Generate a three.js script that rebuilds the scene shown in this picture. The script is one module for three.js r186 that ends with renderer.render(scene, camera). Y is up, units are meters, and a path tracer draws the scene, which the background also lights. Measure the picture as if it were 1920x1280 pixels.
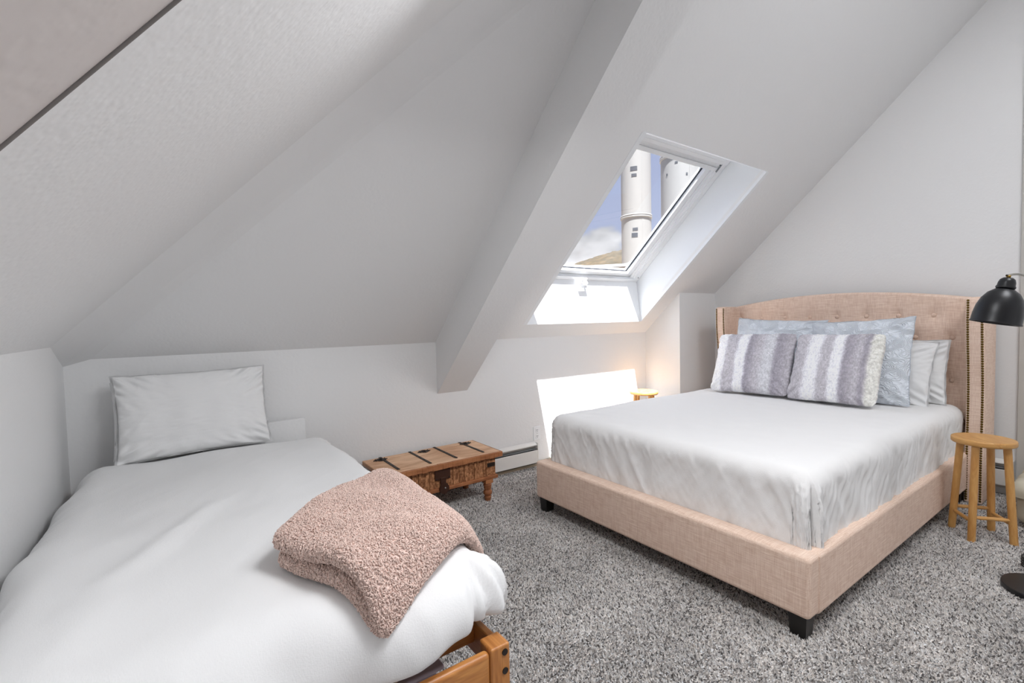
import * as THREE from 'three';
import { RoundedBoxGeometry } from 'three/addons/geometries/RoundedBoxGeometry.js';
import { mergeGeometries, mergeVertices, toCreasedNormals } from 'three/addons/utils/BufferGeometryUtils.js';
import { RectAreaLightUniformsLib } from 'three/addons/lights/RectAreaLightUniformsLib.js';
import { createNoise3D } from 'simplex-noise';

// ------------------------------------------------------------------ camera, sky, sun, exposure
const V = (x, y, z) => new THREE.Vector3(x, y, z);
const scene = new THREE.Scene();
const renderer = new THREE.WebGLRenderer({ antialias: true });
renderer.toneMapping = THREE.LinearToneMapping;
renderer.toneMappingExposure = 1.27;
renderer.shadowMap.enabled = true;
RectAreaLightUniformsLib.init();

const FOCAL = 889.9, EYE = V(0, 1.33, 0);
const camera = new THREE.PerspectiveCamera(2 * Math.atan(640 / FOCAL) * 180 / Math.PI, 1.5, 0.05, 2000);
{
  const yaw = 35.33 * Math.PI / 180, pitch = -2.45 * Math.PI / 180, roll = -1.32 * Math.PI / 180;
  const f = V(Math.sin(yaw) * Math.cos(pitch), Math.sin(pitch), -Math.cos(yaw) * Math.cos(pitch));
  const r0 = V(Math.cos(yaw), 0, Math.sin(yaw)), u0 = r0.clone().cross(f);
  const r = r0.clone().multiplyScalar(Math.cos(roll)).addScaledVector(u0, Math.sin(roll));
  const u = u0.clone().multiplyScalar(Math.cos(roll)).addScaledVector(r0, -Math.sin(roll));
  camera.position.copy(EYE);
  camera.quaternion.setFromRotationMatrix(new THREE.Matrix4().makeBasis(r, u, f.clone().negate()));
}

// seeded noise
function rng(seed) { let a = seed >>> 0; return () => { a = (a + 0x6d2b79f5) | 0; let t = Math.imul(a ^ (a >>> 15), 1 | a); t = (t + Math.imul(t ^ (t >>> 7), 61 | t)) ^ t; return ((t ^ (t >>> 14)) >>> 0) / 4294967296; }; }
const N3 = createNoise3D(rng(7));
const clamp = (x, a = 0, b = 1) => Math.min(b, Math.max(a, x));
const lerp = (a, b, t) => a + (b - a) * t;
const sstep = (a, b, x) => { const t = clamp((x - a) / (b - a)); return t * t * (3 - 2 * t); };
const gauss = (x, s) => Math.exp(-(x * x) / (2 * s * s));
const ridge = (n) => 1 - Math.abs(n);
function hash(x, y, s) { let h = Math.imul(x, 374761393) ^ Math.imul(y, 668265263) ^ Math.imul(s, 2246822519); h = Math.imul(h ^ (h >>> 13), 1274126177); return ((h ^ (h >>> 16)) >>> 0) / 4294967296; }
function vn(x, y, px, py, s) {          // tileable value noise, px / py cells per tile
  const ix = Math.floor(x), iy = Math.floor(y), fx = x - ix, fy = y - iy, m = (a, p) => ((a % p) + p) % p;
  const u = fx * fx * (3 - 2 * fx), v = fy * fy * (3 - 2 * fy), x0 = m(ix, px), x1 = m(ix + 1, px), y0 = m(iy, py), y1 = m(iy + 1, py);
  return lerp(lerp(hash(x0, y0, s), hash(x1, y0, s), u), lerp(hash(x0, y1, s), hash(x1, y1, s), u), v);
}
function fbm(u, v, cx, cy, oct, s) { let a = 0.5, r = 0, t = 0; for (let i = 0; i < oct; i++) { r += a * vn(u * cx, v * cy, cx, cy, s + i); t += a; a *= 0.5; cx *= 2; cy *= 2; } return r / t; }

const SUN_DIR = V(0.15, -1, -0.252).normalize();
// sky: blue air with fair-weather cumulus, the same all round
{
  const SKY_TURN = 4.398, W = 2048, H = 1024, d = new Float32Array(W * H * 4), c = createNoise3D(rng(23));
  const f3 = (x, y, z) => { let a = 0.5, r = 0; for (let i = 0; i < 5; i++) { r += a * c(x, y, z); a *= 0.52; x *= 2.05; y *= 2.05; z *= 2.05; } return r; };
  for (let j = 0; j < H; j++) {
    const el = ((j + 0.5) / H - 0.5) * Math.PI, y = Math.sin(el), ce = Math.cos(el);
    for (let i = 0; i < W; i++) {
      const az = ((i + 0.5) / W - 0.5) * 2 * Math.PI, x = ce * Math.cos(az), z = ce * Math.sin(az), o = (j * W + i) * 4;
      const t = Math.pow(clamp(y), 0.55), wa = az + SKY_TURN, wx = ce * Math.cos(wa), wz = ce * Math.sin(wa);
      let r = lerp(0.50, 0.15, t), g = lerp(0.54, 0.22, t), b = lerp(0.66, 0.46, t);
      if (y > -0.02) {
        const k = 3.4, n = f3(wx * k, y * k * 1.9 + 3.7, wz * k) + 0.19 - 0.33 * sstep(0.15, 0.24, y) + 0.12 * sstep(0.3, 0.7, y);
        const n2 = f3(wx * k, (y - 0.02) * k * 1.9 + 3.7, wz * k);
        const a = sstep(0.0, 0.22, n), sh = clamp(0.62 + 0.5 * (n - n2) + 0.25 * n, 0.45, 1);
        r = lerp(r, 0.78 * sh, a); g = lerp(g, 0.79 * sh, a); b = lerp(b, 0.83 * sh, a);
      }
      const an = Math.acos(clamp(-(x * SUN_DIR.x + y * SUN_DIR.y + z * SUN_DIR.z), -1, 1)) * 180 / Math.PI, au = 3.2 * Math.exp(-an / 9) + 0.5 * Math.exp(-an / 22);   // bright air round the sun
      d[o] = r + au; d[o + 1] = g + au; d[o + 2] = b + au; d[o + 3] = 1;
    }
  }
  const t = new THREE.DataTexture(d, W, H, THREE.RGBAFormat, THREE.FloatType);
  t.mapping = THREE.EquirectangularReflectionMapping; t.magFilter = THREE.LinearFilter; t.needsUpdate = true;
  scene.background = t;
}
const sun = new THREE.DirectionalLight(0xffffff, 22.0);
sun.name = 'sun'; sun.position.copy(V(3, 1, -3).addScaledVector(SUN_DIR, -12)); sun.target.position.set(3, 1, -3);
sun.castShadow = true; sun.shadow.radius = 1; sun.shadow.mapSize.set(2048, 2048);
Object.assign(sun.shadow.camera, { left: -8, right: 8, top: 8, bottom: -8, near: 0.5, far: 40 });
scene.add(sun, sun.target);
const PANEL_FILL = 11.2, PENDANT_FILL = 26;       // radiance of two added fill lights: ceiling panel, and pendant over the single bed

// ------------------------------------------------------------------ helpers
function tex(w, h, fn, srgb = true) {
  const d = new Uint8Array(w * h * 4);
  for (let j = 0; j < h; j++) for (let i = 0; i < w; i++) {
    const c = fn((i + 0.5) / w, (j + 0.5) / h, i, j), o = (j * w + i) * 4;
    if (typeof c === 'number') d[o] = d[o + 1] = d[o + 2] = clamp(c) * 255; else { d[o] = clamp(c[0]) * 255; d[o + 1] = clamp(c[1]) * 255; d[o + 2] = clamp(c[2]) * 255; }
    d[o + 3] = 255;
  }
  const t = new THREE.DataTexture(d, w, h);
  t.wrapS = t.wrapT = THREE.RepeatWrapping; t.magFilter = THREE.LinearFilter; t.minFilter = THREE.LinearMipmapLinearFilter; t.generateMipmaps = true;
  if (srgb) t.colorSpace = THREE.SRGBColorSpace;
  t.needsUpdate = true; return t;
}
const rep = (t, m) => { const c = t.clone(); c.repeat.set(1 / m, 1 / m); c.needsUpdate = true; return c; };   // uv in metres, tile of m metres
const mat = (o) => new THREE.MeshStandardMaterial({ roughness: 0.8, ...o });
const phys = (o) => new THREE.MeshPhysicalMaterial({ roughness: 0.8, ...o });
const taken = new Map();
function numbered(n) { const k = taken.get(n) ?? 0; taken.set(n, k + 1); return k ? n + '_' + String(k).padStart(3, '0') : n; }
function shade(o) { o.castShadow = o.receiveShadow = true; return o; }
function tag(o, label, category, group, kind) { if (label) o.userData.label = label; if (category) o.userData.category = category; if (group) o.userData.group = group; if (kind) o.userData.kind = kind; return o; }
function thing(name, label, category, pos = [0, 0, 0], group) { const g = new THREE.Group(); g.name = numbered(name); g.position.set(...pos); scene.add(g); return tag(g, label, category, group); }
function part(parent, name, geo, m, pos, rot) { const o = shade(new THREE.Mesh(geo, m)); o.name = name; if (pos) o.position.set(...pos); if (rot) o.rotation.set(...rot); parent.add(o); return o; }
function struct(name, geo, m, label) { const o = shade(new THREE.Mesh(geo, m)); o.name = numbered(name); o.userData.kind = 'structure'; if (label) o.userData.label = label; scene.add(o); return o; }
function uvWorld(g) {                     // planar uv in metres by the way each face points
  g = g.index ? g.toNonIndexed() : g;
  const p = g.attributes.position, n = g.attributes.normal, uv = new Float32Array(p.count * 2), a = V(), b = V(), c = V(), nn = V();
  for (let i = 0; i < p.count; i += 3) {
    a.fromBufferAttribute(p, i); b.fromBufferAttribute(p, i + 1); c.fromBufferAttribute(p, i + 2);
    nn.copy(b).sub(a).cross(c.clone().sub(a)).normalize();
    const U = Math.abs(nn.y) > 0.8 ? V(1, 0, 0) : V(nn.z, 0, -nn.x).normalize(), W = nn.clone().cross(U).normalize();
    [a, b, c].forEach((q, k) => { uv[(i + k) * 2] = q.dot(U); uv[(i + k) * 2 + 1] = q.dot(W); });
  }
  g.setAttribute('uv', new THREE.BufferAttribute(uv, 2)); return g;
}
function uvGrain(g, axis, off = 0) {      // u runs along the grain axis, v across it, in metres
  const p = g.attributes.position, n = g.attributes.normal, uv = new Float32Array(p.count * 2), o = [0, 1, 2].filter((k) => k !== axis);
  for (let i = 0; i < p.count; i++) {
    const q = [p.getX(i), p.getY(i), p.getZ(i)], m = [Math.abs(n.getX(i)), Math.abs(n.getY(i)), Math.abs(n.getZ(i))];
    uv[i * 2] = q[axis] + off; uv[i * 2 + 1] = (m[o[0]] > m[o[1]] ? q[o[1]] : q[o[0]]) + off * 0.37;
  }
  g.setAttribute('uv', new THREE.BufferAttribute(uv, 2)); return g;
}
const rbox = (w, h, d, r = 0.004, s = 2) => new RoundedBoxGeometry(w, h, d, s, Math.min(r, w / 2.01, h / 2.01, d / 2.01));
function board(x0, x1, y0, y1, z0, z1, r = 0.004, axis, off = 0, s = 2) {
  const w = x1 - x0, h = y1 - y0, d = z1 - z0, g = rbox(w, h, d, r, s); g.translate((x0 + x1) / 2, (y0 + y1) / 2, (z0 + z1) / 2);
  const ax = axis ?? [w, h, d].indexOf(Math.max(w, h, d)); return uvGrain(g, ax, off);
}
function slab(pts, out) {                 // a flat polygon with thickness: pts on the room side, out = offset to the far side
  const n = pts.length, tris = THREE.ShapeUtils.triangulateShape(flat2(pts), []), pos = [], put = (...q) => q.forEach((v) => pos.push(v.x, v.y, v.z));
  const nor = V(); for (let i = 0; i < n; i++) nor.add(pts[i].clone().cross(pts[(i + 1) % n])); nor.normalize();
  const flip = nor.dot(out) > 0;          // front must face away from out
  const bk = pts.map((p) => p.clone().add(out));
  for (const [a, b, c] of tris) { const fn = pts[b].clone().sub(pts[a]).cross(pts[c].clone().sub(pts[a])).dot(out) < 0; if (fn) { put(pts[a], pts[b], pts[c]); put(bk[a], bk[c], bk[b]); } else { put(pts[a], pts[c], pts[b]); put(bk[a], bk[b], bk[c]); } }
  for (let i = 0; i < n; i++) { const j = (i + 1) % n; if (flip) { put(pts[i], pts[j], bk[j]); put(pts[i], bk[j], bk[i]); } else { put(pts[j], pts[i], bk[i]); put(pts[j], bk[i], bk[j]); } }
  const g = new THREE.BufferGeometry(); g.setAttribute('position', new THREE.Float32BufferAttribute(pos, 3)); g.computeVertexNormals(); return uvWorld(g);
}
function flat2(pts) { const a = pts[0], u = pts[1].clone().sub(a).normalize(), n = V(); for (let i = 0; i < pts.length; i++) n.add(pts[i].clone().cross(pts[(i + 1) % pts.length])); const w = n.normalize().cross(u); return pts.map((p) => new THREE.Vector2(p.clone().sub(a).dot(u), p.clone().sub(a).dot(w))); }
function grid(nu, nv, fn, closeU = false) {   // a parametric sheet, fn(u, v) -> {p, uv?}; u, v in 0..1
  const pos = [], uv = [], idx = [];
  for (let j = 0; j <= nv; j++) for (let i = 0; i <= nu; i++) { const r = fn(i / nu, j / nv), p = r.p ?? r; pos.push(p.x, p.y, p.z); uv.push(...(r.uv ?? [i / nu, j / nv])); }
  for (let j = 0; j < nv; j++) for (let i = 0; i < nu; i++) { const a = j * (nu + 1) + i, b = a + 1, c = a + nu + 1, d = c + 1; idx.push(a, b, d, a, d, c); }
  const g = new THREE.BufferGeometry(); g.setAttribute('position', new THREE.Float32BufferAttribute(pos, 3)); g.setAttribute('uv', new THREE.Float32BufferAttribute(uv, 2)); g.setIndex(idx); g.computeVertexNormals(); return g;
}
function tube(pts, r, seg = 8, n) { return new THREE.TubeGeometry(new THREE.CatmullRomCurve3(pts.map((p) => V(...p))), n ?? pts.length * 8, r, seg, false); }
const lathe = (pts, n = 32) => new THREE.LatheGeometry(pts.map(([x, y]) => new THREE.Vector2(x, y)), n);
const plain = (g) => { const q = g.index ? g.toNonIndexed() : g; for (const k of Object.keys(q.attributes)) if (!['position', 'normal', 'uv'].includes(k)) q.deleteAttribute(k); return q; };
const merge = (list) => mergeGeometries(list.map(plain));

// ------------------------------------------------------------------ materials
const plasterBump = tex(512, 512, (u, v) => 0.6 * fbm(u, v, 36, 36, 2, 3) + 0.4 * fbm(u, v, 8, 8, 2, 9), false);
const paint = mat({ color: 0xf0f0f0, roughness: 0.75, bumpMap: rep(plasterBump, 0.5), bumpScale: 0.0011 });
const paintPink = mat({ color: 0xdfd8d5, roughness: 0.8, bumpMap: rep(plasterBump, 0.5), bumpScale: 0.0008 });
const whiteGloss = mat({ color: 0xf2f4f6, roughness: 0.35 });
const frameWhite = mat({ color: 0xf2f4f6, roughness: 0.6 });
const whitePaint = mat({ color: 0xeceae6, roughness: 0.45 });
const greyTrim = mat({ color: 0xc9c6c0, roughness: 0.6 });

const carpetMap = tex(2048, 2048, (u, v, i, j) => {
  const warp = 0.004 * (vn(u * 300, v * 300, 300, 300, 5) - 0.5);
  const a = vn(u * 560 + warp * 300, v * 560, 560, 560, 11), b = vn(u * 330, v * 330, 330, 330, 12), c = vn(u * 900, v * 900, 900, 900, 13);
  const lo = fbm(u, v, 7, 9, 4, 14), st = fbm(u, v, 5, 16, 2, 15);
  let t = 0.5 * a + 0.3 * b + 0.2 * c; t = (t - 0.5) * 2.3 + 0.5;
  let g = lerp(0.30, 0.92, sstep(0.02, 0.9, t)) + (lo - 0.5) * 0.22 + (st - 0.5) * 0.10;
  const w = vn(u * 420, v * 420, 420, 420, 16) - 0.5;
  return [g * (1.0 + 0.09 * w) + 0.006, g * 0.99, g * (0.98 - 0.07 * w)];
});
const carpetBump = tex(1024, 1024, (u, v) => 0.6 * vn(u * 240, v * 240, 240, 240, 21) + 0.4 * vn(u * 120, v * 120, 120, 120, 22), false);
const carpet = mat({ color: 0xffffff, map: rep(carpetMap, 2.6), bumpMap: rep(carpetBump, 1.3), bumpScale: 0.006, roughness: 1 });

const linenMap = tex(1024, 1024, (u, v) => {
  const h = fbm(u, v, 10, 340, 2, 31), w = fbm(u, v, 340, 10, 2, 32), k = vn(u * 24, v * 24, 24, 24, 33);
  const t = (h - 0.5) * 0.20 + (w - 0.5) * 0.17 + (k - 0.5) * 0.03;
  return [0.935 + t * 0.7, 0.825 + t * 0.9, 0.75 + t];
});
const linenBump = tex(512, 512, (u, v) => 0.5 * fbm(u, v, 20, 200, 2, 34) + 0.5 * fbm(u, v, 200, 20, 2, 35), false);
const linen = phys({ map: rep(linenMap, 0.42), bumpMap: rep(linenBump, 0.3), bumpScale: 0.0008, roughness: 0.95, sheen: 0.25, sheenColor: new THREE.Color(0xffe8dc), sheenRoughness: 0.6 });
const cottonBump = tex(512, 512, (u, v) => 0.5 * fbm(u, v, 60, 200, 2, 41) + 0.5 * fbm(u, v, 200, 60, 2, 42), false);
const cotton = mat({ color: 0xf0f0f0, roughness: 0.95, bumpMap: rep(cottonBump, 0.25), bumpScale: 0.0005 });
const cottonCover = mat({ color: 0xf4f3f2, roughness: 0.92, bumpMap: rep(cottonBump, 0.25), bumpScale: 0.0006 });
const duvetMat = mat({ color: 0xf2f2f2, roughness: 0.95, bumpMap: rep(cottonBump, 0.3), bumpScale: 0.0006 });

function woodTex(light, dark, seed, bands = 26, contrast = 1) {
  return tex(512, 512, (u, v) => {
    const w = fbm(u, v, 3, 5, 3, seed) * 0.16, g = fbm(u, (v + w) % 1, 3, bands, 4, seed + 3), f = fbm(u, v, 14, 220, 2, seed + 7), k = fbm(u, v, 2, 3, 2, seed + 5);
    const t = clamp(0.5 + contrast * ((g - 0.5) * 1.3 + (f - 0.5) * 0.5 + (k - 0.5) * 0.5));
    return [0, 1, 2].map((i) => lerp(dark[i], light[i], t));
  });
}
const honeyMap = woodTex([0.86, 0.60, 0.33], [0.62, 0.36, 0.15], 51, 20);
const honey = phys({ map: rep(honeyMap, 0.5), roughness: 0.42, clearcoat: 0.3, clearcoatRoughness: 0.3 });
const beechMap = woodTex([0.90, 0.71, 0.44], [0.76, 0.53, 0.27], 61, 24, 0.8);
const beech = phys({ map: rep(beechMap, 0.4), roughness: 0.45, clearcoat: 0.25, clearcoatRoughness: 0.35 });
const oldTopMap = woodTex([0.95, 0.80, 0.66], [0.77, 0.58, 0.44], 71, 16, 1.0);
const oldTop = mat({ map: rep(oldTopMap, 0.6), roughness: 0.6, bumpMap: rep(oldTopMap, 0.6), bumpScale: 0.001 });
const oldEdgeMap = woodTex([0.76, 0.51, 0.33], [0.52, 0.30, 0.17], 81, 16, 1.1);
const oldEdge = mat({ map: rep(oldEdgeMap, 0.5), roughness: 0.6, bumpMap: rep(oldEdgeMap, 0.5), bumpScale: 0.0015 });
const oldPanelMap = tex(512, 512, (u, v) => {
  const g = fbm(u, v, 6, 30, 4, 91), k = fbm(u, v, 30, 34, 3, 95), t = clamp(0.5 + (g - 0.5) * 1.1 + (k - 0.5) * 1.2);
  return [lerp(0.46, 0.84, t), lerp(0.28, 0.61, t), lerp(0.16, 0.43, t)];
});
const oldPanel = mat({ map: rep(oldPanelMap, 0.35), roughness: 0.75, bumpMap: rep(oldPanelMap, 0.35), bumpScale: 0.003 });
const iron = mat({ color: 0x3a322d, roughness: 0.5, metalness: 0.6, bumpMap: rep(plasterBump, 0.08), bumpScale: 0.001 });
const rust = mat({ color: 0x4a2c1e, roughness: 0.6, metalness: 0.35, bumpMap: rep(plasterBump, 0.08), bumpScale: 0.0012 });
const blackWood = mat({ color: 0x14120f, roughness: 0.4 });
const blackMetal = phys({ color: 0x0c0d12, roughness: 0.38, metalness: 0.15, clearcoat: 0.2, clearcoatRoughness: 0.35 });
const brass = mat({ color: 0x9c7b34, roughness: 0.3, metalness: 1 }), oldBrass = mat({ color: 0x6a5326, roughness: 0.35, metalness: 1 });
const steel = mat({ color: 0xb9b6b0, roughness: 0.3, metalness: 1 });
const darkGap = mat({ color: 0x2a2d30, roughness: 0.7 });
const aluminium = mat({ color: 0x9aa0a4, roughness: 0.35, metalness: 0.8 });
const glass = phys({ color: 0xffffff, roughness: 0, transmission: 1, thickness: 0, ior: 1.45 });

// ------------------------------------------------------------------ the room
const TH = 42.82 * Math.PI / 180, SN = Math.sin(TH), CS = Math.cos(TH), T = SN / CS;
const ZW = -3.40, YK = 1.177, XL = -0.489, YL = 1.255, XR = 4.84, ZB = 2.6, YC = 3.8, TL = 0.91;
const far = (x, s, off = 0) => V(x, YK + s * SN + off * CS, ZW + s * CS - off * SN);
const farY = (z) => YK + T * (z - ZW), leftY = (x) => YL + TL * (x - XL);

struct('floor', uvWorld(new THREE.BoxGeometry(5.9, 0.12, 6.5).translate(2.2, -0.06, -0.4)), carpet, 'grey speckled wall to wall carpet');
struct('wall_far', slab([V(XL - 0.2, -0.1, ZW), V(XR + 0.2, -0.1, ZW), V(XR + 0.2, YK + 0.02, ZW), V(XL - 0.2, YK + 0.02, ZW)], V(0, 0, -0.16)), paint, 'low white knee wall under the skylight');
struct('wall_left', slab([V(XL, -0.1, ZB), V(XL, -0.1, ZW - 0.1), V(XL, YL + 0.02, ZW - 0.1), V(XL, YL + 0.02, ZB)], V(-0.16, 0, 0)), paint, 'low white knee wall beside the single bed');
struct('wall_right', slab([V(XR, -0.1, ZW - 0.1), V(XR, -0.1, ZB), V(XR, YC + 0.1, ZB), V(XR, YC + 0.1, -0.6), V(XR, YK + 0.2, ZW - 0.1)], V(0.16, 0, 0)), paint, 'white gable wall behind the headboard');
struct('wall_back', slab([V(XL - 0.2, -0.1, ZB), V(XR + 0.2, -0.1, ZB), V(XR + 0.2, YC + 0.1, ZB), V(XL - 0.2, YC + 0.1, ZB)], V(0, 0, 0.16)), paint, 'white wall behind the camera');
struct('ceiling', slab([V(1.8, YC, -1.2), V(XR + 0.2, YC, -1.2), V(XR + 0.2, YC, ZB + 0.1), V(1.8, YC, ZB + 0.1)], V(0, 0.12, 0)), paint, 'flat white ceiling at the top of the slopes');

// boxed hip between the two slopes, and the slopes themselves
const P1 = V(XL, YL, -3.123), P2 = V(-0.379, YK, ZW), CC = V(XL, 1.143, ZW), D2 = V(1, T * 0.979, 0.979);
const nC = D2.clone().cross(P1.clone().sub(P2)).normalize(), nL = V(-TL, 1, 0).normalize();
const D1 = nC.clone().cross(nL); D1.divideScalar(D1.x);
struct('trim_1', slab([CC, P2, P2.clone().addScaledVector(D2, 2.95), P1.clone().addScaledVector(D1, 2.95), P1], V(-0.06, 0.13, -0.06)), paint, 'boxed hip rafter strip between the two ceiling slopes');
const SB0 = V(0, 1.295, -3.27), ST0 = V(0, 2.497, -1.975), SB1 = far(0, 0.398, 0.37), ST1 = far(0, 1.823, 0.37);   // shaft edges: room side, window side
const SX0 = 2.475, SX1 = 3.98, SXW = 2.33, SXV = 4.02;
const sOf = (p) => (p.y - YK) * SN + (p.z - ZW) * CS;
{
  const S = (YC + 0.05 - YK) / SN, sh = new THREE.Shape(), hx = (s) => P2.x + s * CS / 0.979;
  sh.moveTo(hx(0) - 0.02, -0.02); sh.lineTo(XR + 0.1, -0.02); sh.lineTo(XR + 0.1, S); sh.lineTo(hx(S) - 0.02, S); sh.closePath();
  const h = new THREE.Path(); const a = sOf(SB0), b = sOf(ST0);
  h.moveTo(SX0, a); h.lineTo(SX0, b); h.lineTo(SX1, b); h.lineTo(SX1, a); h.closePath(); sh.holes.push(h);
  const g = new THREE.ExtrudeGeometry(sh, { depth: 0.05, bevelEnabled: false });
  g.applyMatrix4(new THREE.Matrix4().makeBasis(V(1, 0, 0), V(0, SN, CS), V(0, -CS, SN)).setPosition(far(0, 0, 0.05)));
  struct('ceiling_far', uvWorld(g), paint, 'white sloped ceiling that holds the skylight');
  // roof deck outside, with the hole that the window unit sits in
  const so = new THREE.Shape(); so.moveTo(XL - 1.2, -0.7); so.lineTo(XR + 0.6, -0.7); so.lineTo(XR + 0.6, S + 0.2); so.lineTo(XL - 1.2, S + 0.2); so.closePath();
  const ho = new THREE.Path(); ho.moveTo(2.40, 0.43); ho.lineTo(2.40, 1.80); ho.lineTo(3.96, 1.80); ho.lineTo(3.96, 0.43); ho.closePath(); so.holes.push(ho);
  const go = new THREE.ExtrudeGeometry(so, { depth: 0.06, bevelEnabled: false });
  go.applyMatrix4(new THREE.Matrix4().makeBasis(V(1, 0, 0), V(0, SN, CS), V(0, -CS, SN)).setPosition(far(0, 0, 0.545)));
  struct('roof_deck', uvWorld(go), mat({ color: 0x6d6a66 }), 'roof deck outside the sloped ceiling');
}
{
  const xt = XL + (YC + 0.05 - YL) / TL, zl = (x) => P1.z + (x - XL) * D1.z;
  struct('ceiling_left', slab([V(XL - 0.02, leftY(XL - 0.02), zl(XL) - 0.02), V(xt, leftY(xt), zl(xt) - 0.02), V(xt, leftY(xt), ZB + 0.1), V(XL - 0.02, leftY(XL - 0.02), ZB + 0.1)], V(-0.07, 0.08, 0)), paint, 'white sloped ceiling above the single bed');
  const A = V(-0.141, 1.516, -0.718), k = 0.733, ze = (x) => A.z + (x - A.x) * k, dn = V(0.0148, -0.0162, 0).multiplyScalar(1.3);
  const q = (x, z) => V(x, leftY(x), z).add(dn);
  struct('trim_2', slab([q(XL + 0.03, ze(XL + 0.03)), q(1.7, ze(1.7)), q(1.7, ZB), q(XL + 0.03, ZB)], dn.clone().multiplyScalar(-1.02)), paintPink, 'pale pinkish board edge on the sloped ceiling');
  const shadeStrip = new THREE.TubeGeometry(new THREE.LineCurve3(q(XL + 0.03, ze(XL + 0.03) - 0.004), q(1.7, ze(1.7) - 0.004)), 1, 0.003, 8); part(scene.getObjectByName('trim_2'), 'edge_shade_strip', shadeStrip, mat({ color: 0x8a8583, roughness: 0.8 }));  // grey strip standing in for the shadow line beside the board edge
}
// rafter beam that comes down to the knee wall
{
  const x0 = 1.672, x1 = 1.945, dY = -0.408, zt = -0.55, pr = (x) => [V(x, farY(ZW - 0.02) + 0.03, ZW - 0.02), V(x, farY(ZW - 0.02) + dY, ZW - 0.02), V(x, farY(zt) + dY, zt), V(x, farY(zt) + 0.03, zt)];
  struct('beam', slab(pr(x0), V(x1 - x0, 0, 0)), paint, 'boxed white rafter beam left of the skylight');
}
struct('column', slab([V(4.206, -0.02, ZW - 0.02), V(4.206, -0.02, -2.965), V(4.206, farY(-2.965) + 0.03, -2.965), V(4.206, farY(ZW) + 0.02, ZW - 0.02)], V(0.66, 0, 0)), paint, 'boxed white chase in the corner beside the headboard');

// skylight shaft
{
  const e = (p, x) => V(x, p.y + (p === SB0 ? 0.002 : p === ST0 ? -0.002 : 0), p.z);
  const sides = [
    [[e(SB0, SX1 - 0.003), e(ST0, SX1 - 0.003), e(ST1, SXV), e(SB1, SXV)], V(0.04, 0, 0)],
    [[e(SB0, SX0 + 0.003), e(SB1, SXW), e(ST1, SXW), e(ST0, SX0 + 0.003)], V(-0.04, 0, 0)],
    [[e(SB0, SX0 - 0.02), e(SB0, SX1 + 0.02), e(SB1, SXV + 0.02), e(SB1, SXW - 0.02)], V(0, 0, -0.04)],
    [[e(ST0, SX0 - 0.02), e(ST1, SXW - 0.02), e(ST1, SXV + 0.02), e(ST0, SX1 + 0.02)], V(0, 0.04, 0.01)],
  ];
  const sh = new THREE.Group(); sh.name = 'skylight_shaft'; sh.userData.kind = 'structure'; sh.userData.label = 'white lined shaft of the skylight'; scene.add(sh);
  for (const [q, o] of sides) part(sh, 'reveal_panel', slab(q, o), frameWhite);
}
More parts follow.
